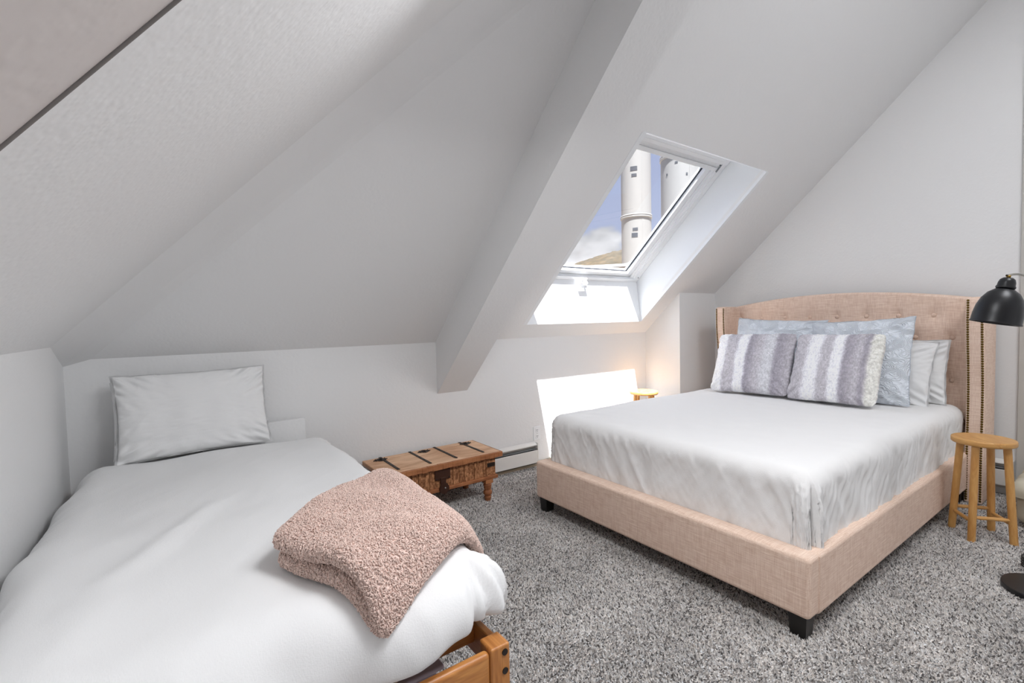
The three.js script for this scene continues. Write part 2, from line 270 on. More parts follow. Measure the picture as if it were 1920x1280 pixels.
{
  const W = SXV - SXW, o = far(SXW, sOf(SB1), 0.37), H = sOf(ST1) - sOf(SB1);
  const w = new THREE.Group(); w.name = 'window_1'; w.userData.kind = 'structure'; w.userData.label = 'white framed roof window looking out on two white chimneys'; scene.add(w);
  w.matrixAutoUpdate = true;
  w.quaternion.setFromRotationMatrix(new THREE.Matrix4().makeBasis(V(1, 0, 0), V(0, SN, CS), V(0, -CS, SN))); w.position.copy(o);
  const bx = (x0, x1, y0, y1, z0, z1, r = 0.004) => board(x0, x1, y0, y1, z0, z1, r);
  const fr = part(w, 'frame', merge([bx(-0.02, W + 0.0, -0.01, 0.034, -0.11, 0.008), bx(W - 0.06, W + 0.0, 0.03, H, -0.11, 0.006), bx(-0.02, 0.06, 0.03, H, -0.11, 0.006), bx(-0.02, W, H - 0.045, H + 0.02, -0.11, 0.012),
    bx(W - 0.124, W - 0.055, 0.034, H - 0.04, -0.11, -0.012), bx(W - 0.09, W - 0.055, 0.034, H - 0.04, -0.05, -0.002), bx(0.055, 0.085, 0.042, H - 0.04, -0.11, -0.012), bx(0.05, W - 0.05, 0.030, 0.042, -0.11, -0.014)]), frameWhite);
  part(fr, 'screw', new THREE.CylinderGeometry(0.006, 0.006, 0.006, 12).rotateX(Math.PI / 2), aluminium, [W - 0.03, 0.06, 0.008]);
  part(fr, 'screw', new THREE.CylinderGeometry(0.006, 0.006, 0.006, 12).rotateX(Math.PI / 2), darkGap, [W - 0.075, H - 0.06, 0.0]);
  const sx0 = 0.087, sx1 = W - 0.125, sy0 = 0.044, sy1 = H - 0.05;
  const sash = part(w, 'sash', merge([bx(sx0, sx1, sy0, sy0 + 0.042, -0.095, -0.022), bx(sx1 - 0.06, sx1, sy0, sy1, -0.095, -0.022), bx(sx0, sx0 + 0.06, sy0, sy1, -0.095, -0.022), bx(sx0, sx1, sy1 - 0.06, sy1, -0.095, -0.022)]), frameWhite);
  const gx0 = sx0 + 0.058, gx1 = sx1 - 0.058, gy0 = sy0 + 0.040, gy1 = sy1 - 0.058;
  part(sash, 'gasket', merge([bx(gx0, gx1, gy0, gy0 + 0.007, -0.07, -0.055, 0.001), bx(gx1 - 0.007, gx1, gy0, gy1, -0.07, -0.055, 0.001), bx(gx0, gx0 + 0.007, gy0, gy1, -0.07, -0.055, 0.001), bx(gx0, gx1, gy1 - 0.007, gy1, -0.07, -0.055, 0.001)]), mat({ color: 0x20242c, roughness: 0.6 }));
  part(w, 'pane', new THREE.PlaneGeometry(gx1 - gx0, gy1 - gy0).translate((gx0 + gx1) / 2, (gy0 + gy1) / 2, -0.066), glass);
  const vb = part(w, 'ventilation_bar', merge([bx(0.07, W - 0.075, H - 0.125, H - 0.09, -0.05, 0.0), bx(0.07, W - 0.075, H - 0.09, H - 0.05, -0.05, -0.014), bx(0.07, W - 0.075, H - 0.05, H - 0.018, -0.05, 0.014)]), mat({ color: 0xf0f1f2, roughness: 0.35 }));
  part(vb, 'end_cap', bx(W - 0.076, W - 0.068, H - 0.125, H - 0.03, -0.05, 0.012), aluminium);
  // latch on the bottom rail, its lever hanging into the room
  const hx = 3.235 - SXW;
  const la = part(w, 'latch', bx(hx - 0.05, hx + 0.03, 0.006, 0.03, 0.012, 0.028), whiteGloss);
  part(la, 'lever', merge([bx(hx - 0.012, hx + 0.008, -0.005, 0.024, 0.024, 0.075, 0.003), bx(hx - 0.1, hx + 0.008, -0.012, 0.02, 0.068, 0.08, 0.003)]), whiteGloss);
}

// added fill panel on the unseen ceiling, brightens the room from above
{
  const x = 2.35, z = 0.55, w = 1.9, d = 0.95, y = YC, l = thing('added_ceiling_light', 'added flat white fill panel on the ceiling above the beds', 'light', [x, y, z]);
  part(l, 'housing', board(-w / 2 - 0.03, w / 2 + 0.03, -0.05, 0.0, -d / 2 - 0.03, d / 2 + 0.03, 0.008), whiteGloss);
  part(l, 'fill_diffuser_lamp', new THREE.PlaneGeometry(w, d).rotateX(Math.PI / 2).translate(0, -0.052, 0), mat({ color: 0xdddddd, emissive: 0xf6faff, emissiveIntensity: 1.2, roughness: 0.4 }));
  const r = new THREE.RectAreaLight(0xf9fbff, PANEL_FILL, w, d); r.name = 'ceiling_fill_light'; r.position.set(x, y - 0.06, z); r.lookAt(x, 0, z); scene.add(r);
}

// added fill pendant under the left slope, unseen, lifts the single bed side
{
  const x = 1.02, z = -0.68, y = 2.35, w = 0.46, l = thing('added_pendant_light', 'added square white fill light hung under the slope above the single bed', 'light', [x, y, z]);
  part(l, 'housing', board(-w / 2 - 0.02, w / 2 + 0.02, 0.0, 0.035, -w / 2 - 0.02, w / 2 + 0.02, 0.008), whiteGloss);
  part(l, 'fill_diffuser_lamp', new THREE.PlaneGeometry(w, w).rotateX(Math.PI / 2).translate(0, -0.002, 0), mat({ color: 0xdddddd, emissive: 0xfffcf8, emissiveIntensity: 1.2, roughness: 0.4 }));
  for (const sx of [-0.2, 0.2]) { const h = leftY(x + sx) - y - 0.03; part(l, 'stem', new THREE.CylinderGeometry(0.005, 0.005, h, 10).translate(0, 0.03 + h / 2, 0), steel, [sx, 0, 0]); }
  const r = new THREE.RectAreaLight(0xfafcff, PENDANT_FILL, w, w); r.name = 'pendant_fill_light'; r.position.set(x, y - 0.01, z); r.lookAt(x, 0, z); scene.add(r);
}

// baseboard heaters, socket, door casing
function heater(name, label, len, dark) {
  const g = thing(name, label, 'heater');
  part(g, 'back_plate', board(0, len, 0.0, 0.205, 0, 0.012), whitePaint);
  part(g, 'front_cover', board(0.0, len, 0.03, 0.145, 0.055, 0.066, 0.004), whitePaint);
  part(g, 'top_hood', grid(2, 10, (u, v) => { const a = v * 1.25; return V((1 - u) * len, 0.176 + 0.036 * Math.cos(a), 0.012 + 0.05 * Math.sin(a)); }), mat({ color: 0xeceae6, roughness: 0.45, side: THREE.DoubleSide }));
  part(g, 'damper', board(0, len, 0.153, 0.160, 0.02, 0.062, 0.002), aluminium);
  part(g, 'fin_pipe', board(0.02, len - 0.02, 0.05, 0.14, 0.014, 0.05, 0.002), darkGap);
  for (const x of [-0.006, len - 0.006]) part(g, 'end_cap', board(x, x + 0.012, 0.012, 0.212, 0, 0.068, 0.004), whitePaint);
  return g;
}
{
  const h1 = heater('baseboard_heater', 'white baseboard heater on the knee wall behind the wooden chest', 1.72); h1.position.set(0.905, 0.02, ZW);
  const h2 = heater('baseboard_heater', 'white baseboard heater on the gable wall behind the wooden stool', 0.86); h2.rotation.y = -Math.PI / 2; h2.position.set(XR, 0.045, -1.53);
  struct('baseboard_far', board(XL, XR, 0, 0.045, ZW, ZW + 0.012, 0.003), mat({ color: 0xb9ad98, roughness: 0.7 }), 'low beige skirting at the foot of the knee wall');
  const o = thing('wall_outlet', 'white double power socket on the knee wall beside the sunlit patch', 'socket', [2.662, 0.30, ZW]);
  part(o, 'cover_plate', rbox(0.078, 0.125, 0.008, 0.004), whiteGloss, [0, 0, 0.004]);
  for (const y of [-0.028, 0.028]) {
    const r = part(o, 'receptacle', rbox(0.034, 0.036, 0.004, 0.003), whiteGloss, [0, y, 0.009]);
    for (const x of [-0.007, 0.007]) part(r, 'slot', new THREE.BoxGeometry(0.003, 0.009, 0.002), darkGap, [x, 0.004, 0.002]);
    part(r, 'slot', new THREE.CylinderGeometry(0.003, 0.003, 0.002, 10).rotateX(Math.PI / 2), darkGap, [0, -0.009, 0.002]);
  }
  part(o, 'screw', new THREE.CylinderGeometry(0.003, 0.003, 0.003, 10).rotateX(Math.PI / 2), steel, [0, 0, 0.009]);
  struct('trim_3', board(XR - 0.02, XR + 0.01, 0, 3.72, -0.655, -0.56, 0.004), greyTrim, 'painted casing board on the gable wall');
}

// ------------------------------------------------------------------ shared soft shapes
// cloth over a rounded box: flat top, rounded edge, vertical drop; disp(p, n, info) moves each point along its normal
function draped({ x0, x1, z0, z1, top, R, drop, step = 0.015, disp }) {
  const cx = (x0 + x1) / 2, cz = (z0 + z1) / 2, hx = (x1 - x0) / 2 - R, hz = (z1 - z0) / 2 - R, D = R * Math.PI / 2 + drop, nu = Math.round(2 * (hx + D) / step), nv = Math.round(2 * (hz + D) / step);
  const at = (U, W) => {
    const dx = U - clamp(U, -hx, hx), dz = W - clamp(W, -hz, hz), e = Math.hypot(dx, dz), d = Math.max(Math.abs(dx), Math.abs(dz));
    const kx = e ? dx / e : 0, kz = e ? dz / e : 0, a = Math.min(d / R, Math.PI / 2), fall = Math.max(0, d - R * Math.PI / 2);
    const p = V(cx + clamp(U, -hx, hx) + kx * R * Math.sin(a), top - R * (1 - Math.cos(a)) - fall, cz + clamp(W, -hz, hz) + kz * R * Math.sin(a));
    const n = V(kx * Math.sin(a), Math.cos(a), kz * Math.sin(a));
    return { p, n, d: d / D, kx, kz, fall };
  };
  return grid(nu, nv, (u, v) => {
    const U = (u * 2 - 1) * (hx + D), W = (1 - v * 2) * (hz + D), q = at(U, W);
    if (disp) q.p.addScaledVector(q.n, 0).add(disp(q.p, q.n, q));
    return { p: q.p, uv: [U, W] };
  });
}
// a stuffed pillow standing in the xy plane, base at y = 0, front towards +z
function pillowGeo({ w, h, t, n = 90, pinch = 0.05, flange = 0, fuzz = 0, fuzzK = 120, wr = 1, seed = 0, sag = 0, full = 0.5, round = 0 }) {
  const side = (sg) => grid(n, n, (u, v) => {
    // denser towards the seam
    const e = (q) => Math.sin((q - 0.5) * Math.PI * 0.94) / Math.sin(0.47 * Math.PI);
    const a = e(u), b = e(v), k = 1 - flange;
    const ai = clamp(Math.abs(a) / k), bi = clamp(Math.abs(b) / k);
    let th = Math.pow(Math.max(0, (1 - ai * ai) * (1 - bi * bi)), full);
    const rd = 1 - round * (a * b) ** 6, x = a * w / 2 * (1 - pinch * (1 - b * b) * a * a) * rd, y = b * h / 2 * (1 - pinch * (1 - a * a) * b * b) * rd;
    const cr = Math.max(0, Math.abs(a) + Math.abs(b) - 0.75);
    const n1 = N3(x * 5 + seed, y * 5, sg * 3 + seed), n2 = ridge(N3(x * 9 + seed * 2, y * 9, 5 + sg)), n3 = ridge(N3(a * 2.2 + seed, b * 9, 9 + seed));
    let z = sg * t / 2 * th * (1 + 0.10 * n1 * wr);
    z += sg * wr * th * (0.006 * (n2 - 0.6) * sstep(0.2, 0.9, Math.max(ai, bi)) + 0.004 * (n3 - 0.6) * (1 - bi)) ;
    z += wr * cr * 0.016 * N3((Math.abs(a) - Math.abs(b)) * 4.5 + seed, (Math.abs(a) + Math.abs(b)) * 1.3, seed + 40 + Math.sign(a) * 3 + Math.sign(b) * 7) * sstep(0, 0.3, th + 0.05);
    if (flange) z += wr * 0.012 * (1 - sstep(0, 0.25, th)) * N3(a * 3 + seed, b * 3, 77);
    if (fuzz) z += sg * fuzz * N3(x * fuzzK, y * fuzzK * 0.6, seed + sg) * sstep(0, 0.1, th);
    z += sag * (1 - b) * (1 - b) * 0.25;
    const jx = fuzz ? fuzz * 1.2 * N3(y * 60, 3, seed) * Math.abs(a) : 0, jy = fuzz ? fuzz * 1.2 * N3(x * 60, 7, seed) * Math.abs(b) : 0;
    return { p: V(x + jx, y + h / 2 + jy, z), uv: [(a + 1) / 2, (b + 1) / 2] };
  });
  const f = side(1), b = side(-1), id = b.index.array; for (let i = 0; i < id.length; i += 3) { const q = id[i]; id[i] = id[i + 1]; id[i + 1] = q; } b.computeVertexNormals();
  // share the normals along the seam
  const pf = f.attributes.position, nf = f.attributes.normal, nb = b.attributes.normal;
  for (let i = 0; i < pf.count; i++) { const c = i % (n + 1), r = Math.floor(i / (n + 1)); if (c === 0 || c === n || r === 0 || r === n) { const m = V().fromBufferAttribute(nf, i).add(V().fromBufferAttribute(nb, i)).normalize(); nf.setXYZ(i, m.x, m.y, m.z); nb.setXYZ(i, m.x, m.y, m.z); } }
  return mergeGeometries([f, b]);
}
function metreUv(g, w, h) { const uv = g.attributes.uv; for (let i = 0; i < uv.count; i++) uv.setXY(i, uv.getX(i) * w, uv.getY(i) * h); return g; }

// ------------------------------------------------------------------ the upholstered double bed
const BX0 = 2.02, BZ0 = -2.60, BZ1 = -0.835, RT = 0.352, RB = 0.095;
{
  const bed = thing('upholstered_bed', 'double bed upholstered in pale pink linen with a tufted wingback headboard', 'bed', [BX0, 0, (BZ0 + BZ1) / 2]);
  const hz = (BZ1 - BZ0) / 2, HX = 4.60 - BX0;                 // headboard face, in bed coordinates
  const soft = (x0, x1, y0, y1, z0, z1, r) => uvWorld(new RoundedBoxGeometry(x1 - x0, y1 - y0, z1 - z0, 4, r).translate((x0 + x1) / 2, (y0 + y1) / 2, (z0 + z1) / 2));
  const fitN = (g) => { const m = mergeVertices(g); return m; };
  part(bed, 'footboard', soft(0, 0.10, RB, RT, -hz, hz, 0.022), linen);
  for (const s of [-1, 1]) part(bed, 'side_rail', soft(0.085, HX + 0.03, RB - 0.01, RT - 0.004, s > 0 ? hz - 0.10 : -hz, s > 0 ? hz : -hz + 0.10, 0.022), linen);
  for (const s of [-1, 1]) part(bed, 'corner_seam', board(0.083, 0.088, RB + 0.015, RT - 0.012, s * hz - 0.003, s * hz + 0.003, 0.002), linen);
  part(bed, 'slat_base', board(0.1, HX, 0.2, 0.24, -hz + 0.1, hz - 0.1), mat({ color: 0x8a7d6d }));
  for (const sx of [0.055, HX - 0.2]) for (const s of [-1, 1]) {
    const g = new THREE.CylinderGeometry(0.052, 0.043, RB + 0.005, 4, 1).rotateY(Math.PI / 4).translate(sx, (RB + 0.005) / 2, s * (hz - 0.055));
    part(bed, 'leg', toCreasedNormals(g, 0.3), blackWood);
  }
  // tufted panel
  const rows = [1.303, 1.137, 0.981, 0.825], z0 = -2.324, pitch = 0.2105, zc = (BZ0 + BZ1) / 2, btn = [];
  rows.forEach((y, r) => { for (let k = -1; k < 9; k++) { const z = z0 + pitch * (k + (r % 2 ? 0.5 : 0)); if (z > BZ0 + 0.05 && z < BZ1 - 0.04) btn.push([y, z - zc]); } });
  const topY = (z) => 1.505 - 0.085 * Math.pow(Math.abs(z) / hz, 2.0);
  const bump = (y, z) => {
    let d = 0.05; let m = 9;
    for (const [by, bz] of btn) { const q = Math.hypot((y - by) / 1.0, z - bz); if (q < m) m = q; d -= 0.016 * Math.exp(-q / 0.017) + 0.012 * gauss(q, 0.038); }
    // creases along the diamonds and up to the top edge
    let c = 0;
    for (const [by, bz] of btn) for (const [ey, ez] of btn) if (ey < by && by - ey < 0.2 && Math.abs(ez - bz) < 0.13) {
      const t = clamp(((y - by) * (ey - by) + (z - bz) * (ez - bz)) / ((ey - by) ** 2 + (ez - bz) ** 2)); const q = Math.hypot(y - by - t * (ey - by), z - bz - t * (ez - bz)); c = Math.max(c, 0.0025 * gauss(q, 0.012));
    }
    for (const [by, bz] of btn) if (by > 1.25 && y > by) c = Math.max(c, 0.0042 * gauss(z - bz, 0.0045) + 0.003 * gauss(z - bz, 0.02));
    return d - c;
  };
  const NY = 130, NZ = 240, y0 = 0.515;
  const face = grid(NZ, NY, (u, v) => {
    const z = lerp(-hz + 0.002, hz - 0.002, u), ty = topY(z), a = v;
    // v 0..0.86 climbs the face, the rest rolls over the top edge
    if (a < 0.86) { const y = lerp(y0, ty - 0.02, a / 0.86), k = bump(y, z) - 0.03 * (1 - sstep(0, 0.04, y - y0)); return { p: V(HX + 0.02 - k, y, z), uv: [z, y] }; }
    const w = (a - 0.86) / 0.14 * Math.PI / 2, k = bump(ty - 0.02, z), kk = lerp(k, 0.03, 0); return { p: V(HX + 0.02 - kk * Math.cos(w) + 0.1 * (1 - Math.cos(w)) * sstep(0.6, 1, w / 1.57), ty - 0.02 + 0.02 * Math.sin(w), z), uv: [z, ty + 0.03 * w] };
  });
  const panel = part(bed, 'headboard_panel', face, linen);
  part(panel, 'lower_band', soft(HX + 0.0, HX + 0.06, 0.12, 0.512, -hz, hz, 0.012), linen);
  part(panel, 'back_board', slab([V(HX + 0.05, 0.1, hz), V(HX + 0.05, 0.1, -hz), ...Array.from({ length: 25 }, (_, i) => V(HX + 0.05, topY(lerp(-hz, hz, i / 24)) - 0.008, lerp(-hz, hz, i / 24)))], V(0.08, 0, 0)), linen);
  const bg = new THREE.SphereGeometry(0.016, 16, 10).scale(0.8, 1, 1);
  for (const [y, z] of btn) part(panel, 'button', bg, linen, [HX + 0.02 - bump(y, z) - 0.009, y, z]);
  // wings
  for (const s of [-1, 1]) {
    const zi = s * (hz - 0.015), zo = s * (hz + 0.08), front = (y) => HX - 0.205 + 0.05 * sstep(1.3, 0.75, y) - 0.018 * sstep(0.7, 0.2, y);
    const sh = new THREE.Shape(); sh.moveTo(HX + 0.13, 0.02); const ny = 24;
    for (let i = 0; i <= ny; i++) { const y = lerp(0.02, 1.385, i / ny); sh.lineTo(front(y), y); }
    sh.quadraticCurveTo(front(1.385), 1.412, front(1.385) + 0.03, 1.414); sh.lineTo(HX + 0.13, 1.414); sh.closePath();
    const g = new THREE.ExtrudeGeometry(sh, { depth: 0.079, bevelEnabled: true, bevelSize: 0.008, bevelThickness: 0.008, bevelSegments: 3 }); g.translate(0, 0, Math.min(zi, zo) + 0.008);
    const wing = part(bed, 'wing', uvWorld(toCreasedNormals(g, 0.5)), linen);
    const nails = [], ng = new THREE.SphereGeometry(0.0074, 8, 6);
    for (const z of [zi + s * 0.012, zo - s * 0.012]) for (let y = 0.03; y < 1.40; y += 0.0165) nails.push(ng.clone().scale(0.6, 1, 1).translate(front(y) - 0.009, y, z));
    const nt = part(wing, 'nailhead_trim', merge(nails), oldBrass); nt.userData.kind = 'stuff'; nt.userData.label = 'rows of antique brass nail heads';
  }
}
// mattress and its white cover
{
  const m = thing('mattress', 'thick mattress in a white fitted cover on the upholstered bed', 'mattress', [0, 0, 0]);
  const x0 = 2.128, x1 = 4.565, z0 = BZ0 + 0.01, z1 = BZ1 - 0.035, top = 0.668;
  const corner = V(x0, 0, z1);
  const disp = (p, n, q) => {
    const o = V(), edge = sstep(0.05, 0.5, q.d), dc = Math.hypot(p.x - x0 - 0.05, p.z - z1 + 0.05);
    // broad swell and light creases on the top
    let h = (1 - edge) * (0.006 * N3(p.x * 1.1, 2, p.z * 1.3) + 0.003 * (ridge(N3(p.x * 1.6 + p.z, 4, p.z * 2.6)) - 0.6) + 0.002 * N3(p.x * 6, 1, p.z * 6));
    // puckers and drag lines down the sides
    const along = p.z * Math.abs(q.kx) + p.x * Math.abs(q.kz), yy = p.y;
    const f1 = ridge(N3(along * 5.5 + yy * 3.0, yy * 1.2, 11)), f2 = ridge(N3(along * 13 - yy * 7, yy * 3, 17)), f3 = N3(along * 2.2, yy * 1.5, 23);
    h += edge * (0.014 * (f1 - 0.62) + 0.008 * (f2 - 0.6) + 0.010 * f3);
    h += 0.0042 * sstep(0.15, 0.3, q.d) * (1 - gauss(Math.abs(q.kx) - Math.abs(q.kz), 0.5)) * (ridge(N3(along * 22 + yy * 9, yy * 8, 31)) - 0.6);
    // pleat at the near foot corner
    if (q.kx < 0 && q.kz > 0 && q.d > 0.2) { const a = Math.atan2(q.kz, -q.kx); h += sstep(0.2, 0.55, q.d) * (0.030 * gauss(a - 0.55, 0.22) - 0.028 * gauss(a - 0.95, 0.10) + 0.022 * gauss(a - 1.25, 0.16)); }
    if (q.kx < -0.5) h += edge * 0.012 * sstep(0.45, 1, q.d);      // the foot side swells out over the rail
    o.addScaledVector(n, h);
    o.y += q.d > 0.98 ? 0.012 * N3(along * 3, 1, 3) + 0.006 * N3(along * 11, 5, 3) : 0;
    return o;
  };
  part(m, 'cover', draped({ x0, x1, z0, z1, top, R: 0.085, drop: top - 0.085 - 0.334, step: 0.0125, disp }), cottonCover);
  part(m, 'core', board(x0 + 0.04, x1 - 0.03, 0.243, top - 0.03, z0 + 0.11, z1 - 0.11, 0.05), cotton);
}
// pillows on the double bed: [bottom point, top point, z middle, ...]
const TOPY = 0.664;
function setPillow(name, label, geo, m, xb, xt, h, zc, yaw = 0, roll = 0, group, y = TOPY) {
  const o = thing(name, label, 'pillow', [xb, y, zc], group);
  o.rotation.set(0, -Math.PI / 2 + yaw, 0);
  const inner = part(o, 'pillow_case', geo, m);
  inner.rotation.set(-Math.asin(clamp((xt - xb) / h, -0.9, 0.9)), 0, roll, 'XYZ');
  return o;
}
function furMap(bands, seed) {          // bands: [u, [r, g, b]] colour stops across the pillow
  return tex(512, 512, (u, v) => {
    const w = u + 0.012 * (fbm(u, v, 6, 10, 3, seed) - 0.5) * 2;
    let c = bands[0][1]; for (let i = 0; i < bands.length - 1; i++) { const [a, ca] = bands[i], [b, cb] = bands[i + 1]; if (w >= a && w <= b) { const t = sstep(0, 1, (w - a) / (b - a)); c = ca.map((x, k) => lerp(x, cb[k], t)); } else if (w > bands[i + 1][0]) c = bands[i + 1][1]; }
    const s = fbm(u, v, 70, 46, 3, seed + 5), s2 = fbm(u, v, 160, 60, 2, seed + 9), k = 1 + (s - 0.5) * 0.24 + (s2 - 0.5) * 0.15;
    return c.map((x) => x * k);
  });
}
{
  const gy = [0.80, 0.785, 0.81], dk = [0.68, 0.66, 0.70], wh = [1, 1, 1.02], cr = [0.95, 0.945, 0.92], md = [0.88, 0.88, 0.90];
  const furBump = tex(512, 512, (u, v) => 0.55 * fbm(u, v, 90, 50, 3, 131) + 0.45 * fbm(u, v, 30, 60, 2, 137), false);
  const fur = (map) => phys({ map, bumpMap: furBump, bumpScale: 0.003, roughness: 1, sheen: 0.5, sheenColor: new THREE.Color(0xffffff), sheenRoughness: 0.5 });
  const f1 = fur(furMap([[0, wh], [0.15, wh], [0.20, gy], [0.32, gy], [0.37, wh], [0.45, wh], [0.5, dk], [0.62, gy], [0.72, md], [0.78, md], [0.84, dk], [1, gy]], 101));
  const f2 = fur(furMap([[0, gy], [0.16, gy], [0.26, wh], [0.34, wh], [0.42, gy], [0.48, gy], [0.54, wh], [0.6, wh], [0.66, dk], [0.8, gy], [0.86, dk], [0.92, cr], [1, cr]], 111));
  const G = 'faux fur pillows at the front of the double bed';
  setPillow('fur_pillow', 'grey striped faux fur pillow with one white edge, beside the chase', pillowGeo({ w: 0.66, h: 0.54, t: 0.20, n: 150, pinch: 0.05, round: 0.06, fuzz: 0.0014, fuzzK: 190, seed: 3, sag: 0.05, full: 0.42 }), f1, 3.90, 4.06, 0.54, -2.085, 0.02, 0.02, G);
  setPillow('fur_pillow', 'grey striped faux fur pillow with one cream edge, beside the blue sham', pillowGeo({ w: 0.60, h: 0.545, t: 0.20, n: 150, pinch: 0.05, round: 0.06, fuzz: 0.0014, fuzzK: 190, seed: 8, sag: 0.05, full: 0.42 }), f2, 3.885, 4.05, 0.545, -1.472, -0.06, 0.02, G);
  const quilt = tex(512, 512, (u, v) => { const a = fbm(u, v, 9, 9, 2, 141) * 44, b = fbm(u, v, 26, 26, 2, 147) * 10; return 0.5 + 0.5 * Math.sin(a * 2.2 + b); }, false);
  const blue = mat({ color: 0xe6ecf4, roughness: 0.8, bumpMap: quilt, bumpScale: 0.004 });
  const B = 'pale blue quilted shams';
  setPillow('blue_sham', 'pale blue quilted sham behind the faux fur pillow beside the chase', pillowGeo({ w: 0.76, h: 0.67, t: 0.19, n: 90, pinch: 0.05, flange: 0.02, seed: 14, wr: 1.0 }), blue, 4.13, 4.35, 0.67, -2.07, 0.0, -0.045, B);
  setPillow('blue_sham', 'pale blue quilted sham leaning beside the white pillows', pillowGeo({ w: 0.69, h: 0.66, t: 0.19, n: 90, pinch: 0.04, flange: 0.02, seed: 19, wr: 1.0 }), blue, 4.08, 4.31, 0.66, -1.405, -0.05, 0.06, B);
  const Wg = 'white bed pillows by the headboard';
  setPillow('white_pillow', 'white pillow next to the blue sham on the double bed', pillowGeo({ w: 0.72, h: 0.49, t: 0.17, n: 90, pinch: 0.04, flange: 0.03, seed: 25, wr: 1.1 }), cotton, 4.27, 4.44, 0.49, -1.365, -0.02, -0.03, Wg);
  setPillow('white_pillow', 'white pillow right against the tufted headboard', pillowGeo({ w: 0.72, h: 0.47, t: 0.15, n: 90, pinch: 0.04, flange: 0.03, seed: 29, wr: 1.1 }), cotton, 4.41, 4.49, 0.46, -1.30, -0.01, 0.0, Wg);
}

// ------------------------------------------------------------------ wooden stools
function stool(label, x, z, turn) {
  const o = thing('wooden_stool', label, 'stool', [x, 0, z], 'wooden stools beside the double bed'); o.rotation.y = turn;
  const H = 0.585, R = 0.142;
  part(o, 'seat', uvGrain(lathe([[0, H - 0.032], [R - 0.006, H - 0.032], [R - 0.001, H - 0.028], [R, H - 0.02], [R, H - 0.008], [R - 0.003, H - 0.002], [R - 0.01, H], [0, H]], 48), 0), beech);
  const foot = [], top = [];
  for (let k = 0; k < 4; k++) { const a = Math.PI / 4 + k * Math.PI / 2; foot.push(V(Math.cos(a) * 0.138, 0, Math.sin(a) * 0.138)); top.push(V(Math.cos(a) * 0.102, H - 0.03, Math.sin(a) * 0.102)); }
  foot.forEach((f, k) => {
    const d = top[k].clone().sub(f), L = d.length(), g = uvGrain(new THREE.CylinderGeometry(0.0185, 0.0185, L, 20).translate(0, L / 2, 0), 1, k * 0.23);
    g.applyQuaternion(new THREE.Quaternion().setFromUnitVectors(V(0, 1, 0), d.normalize())); g.translate(f.x, f.y, f.z); part(o, 'leg', g, beech);
  });
  for (let k = 0; k < 4; k++) {
    const t = k % 2 ? 0.25 : 0.205, a = foot[k].clone().lerp(top[k], t), b = foot[(k + 1) % 4].clone().lerp(top[(k + 1) % 4], t), d = b.clone().sub(a), L = d.length();
    const g = uvGrain(lathe([[0.0, 0], [0.007, 0], [0.0105, L * 0.2], [0.0105, L * 0.8], [0.007, L], [0, L]], 14), 1);
    g.applyQuaternion(new THREE.Quaternion().setFromUnitVectors(V(0, 1, 0), d.normalize())); g.translate(a.x, a.y, a.z); part(o, 'stretcher', g, beech);
  }
  return o;
}
stool('round beech stool standing beside the wing of the headboard', 3.83, -0.655, 0.65);
stool('round beech stool in the sunlit niche behind the double bed', 3.90, -3.18, 0.5);

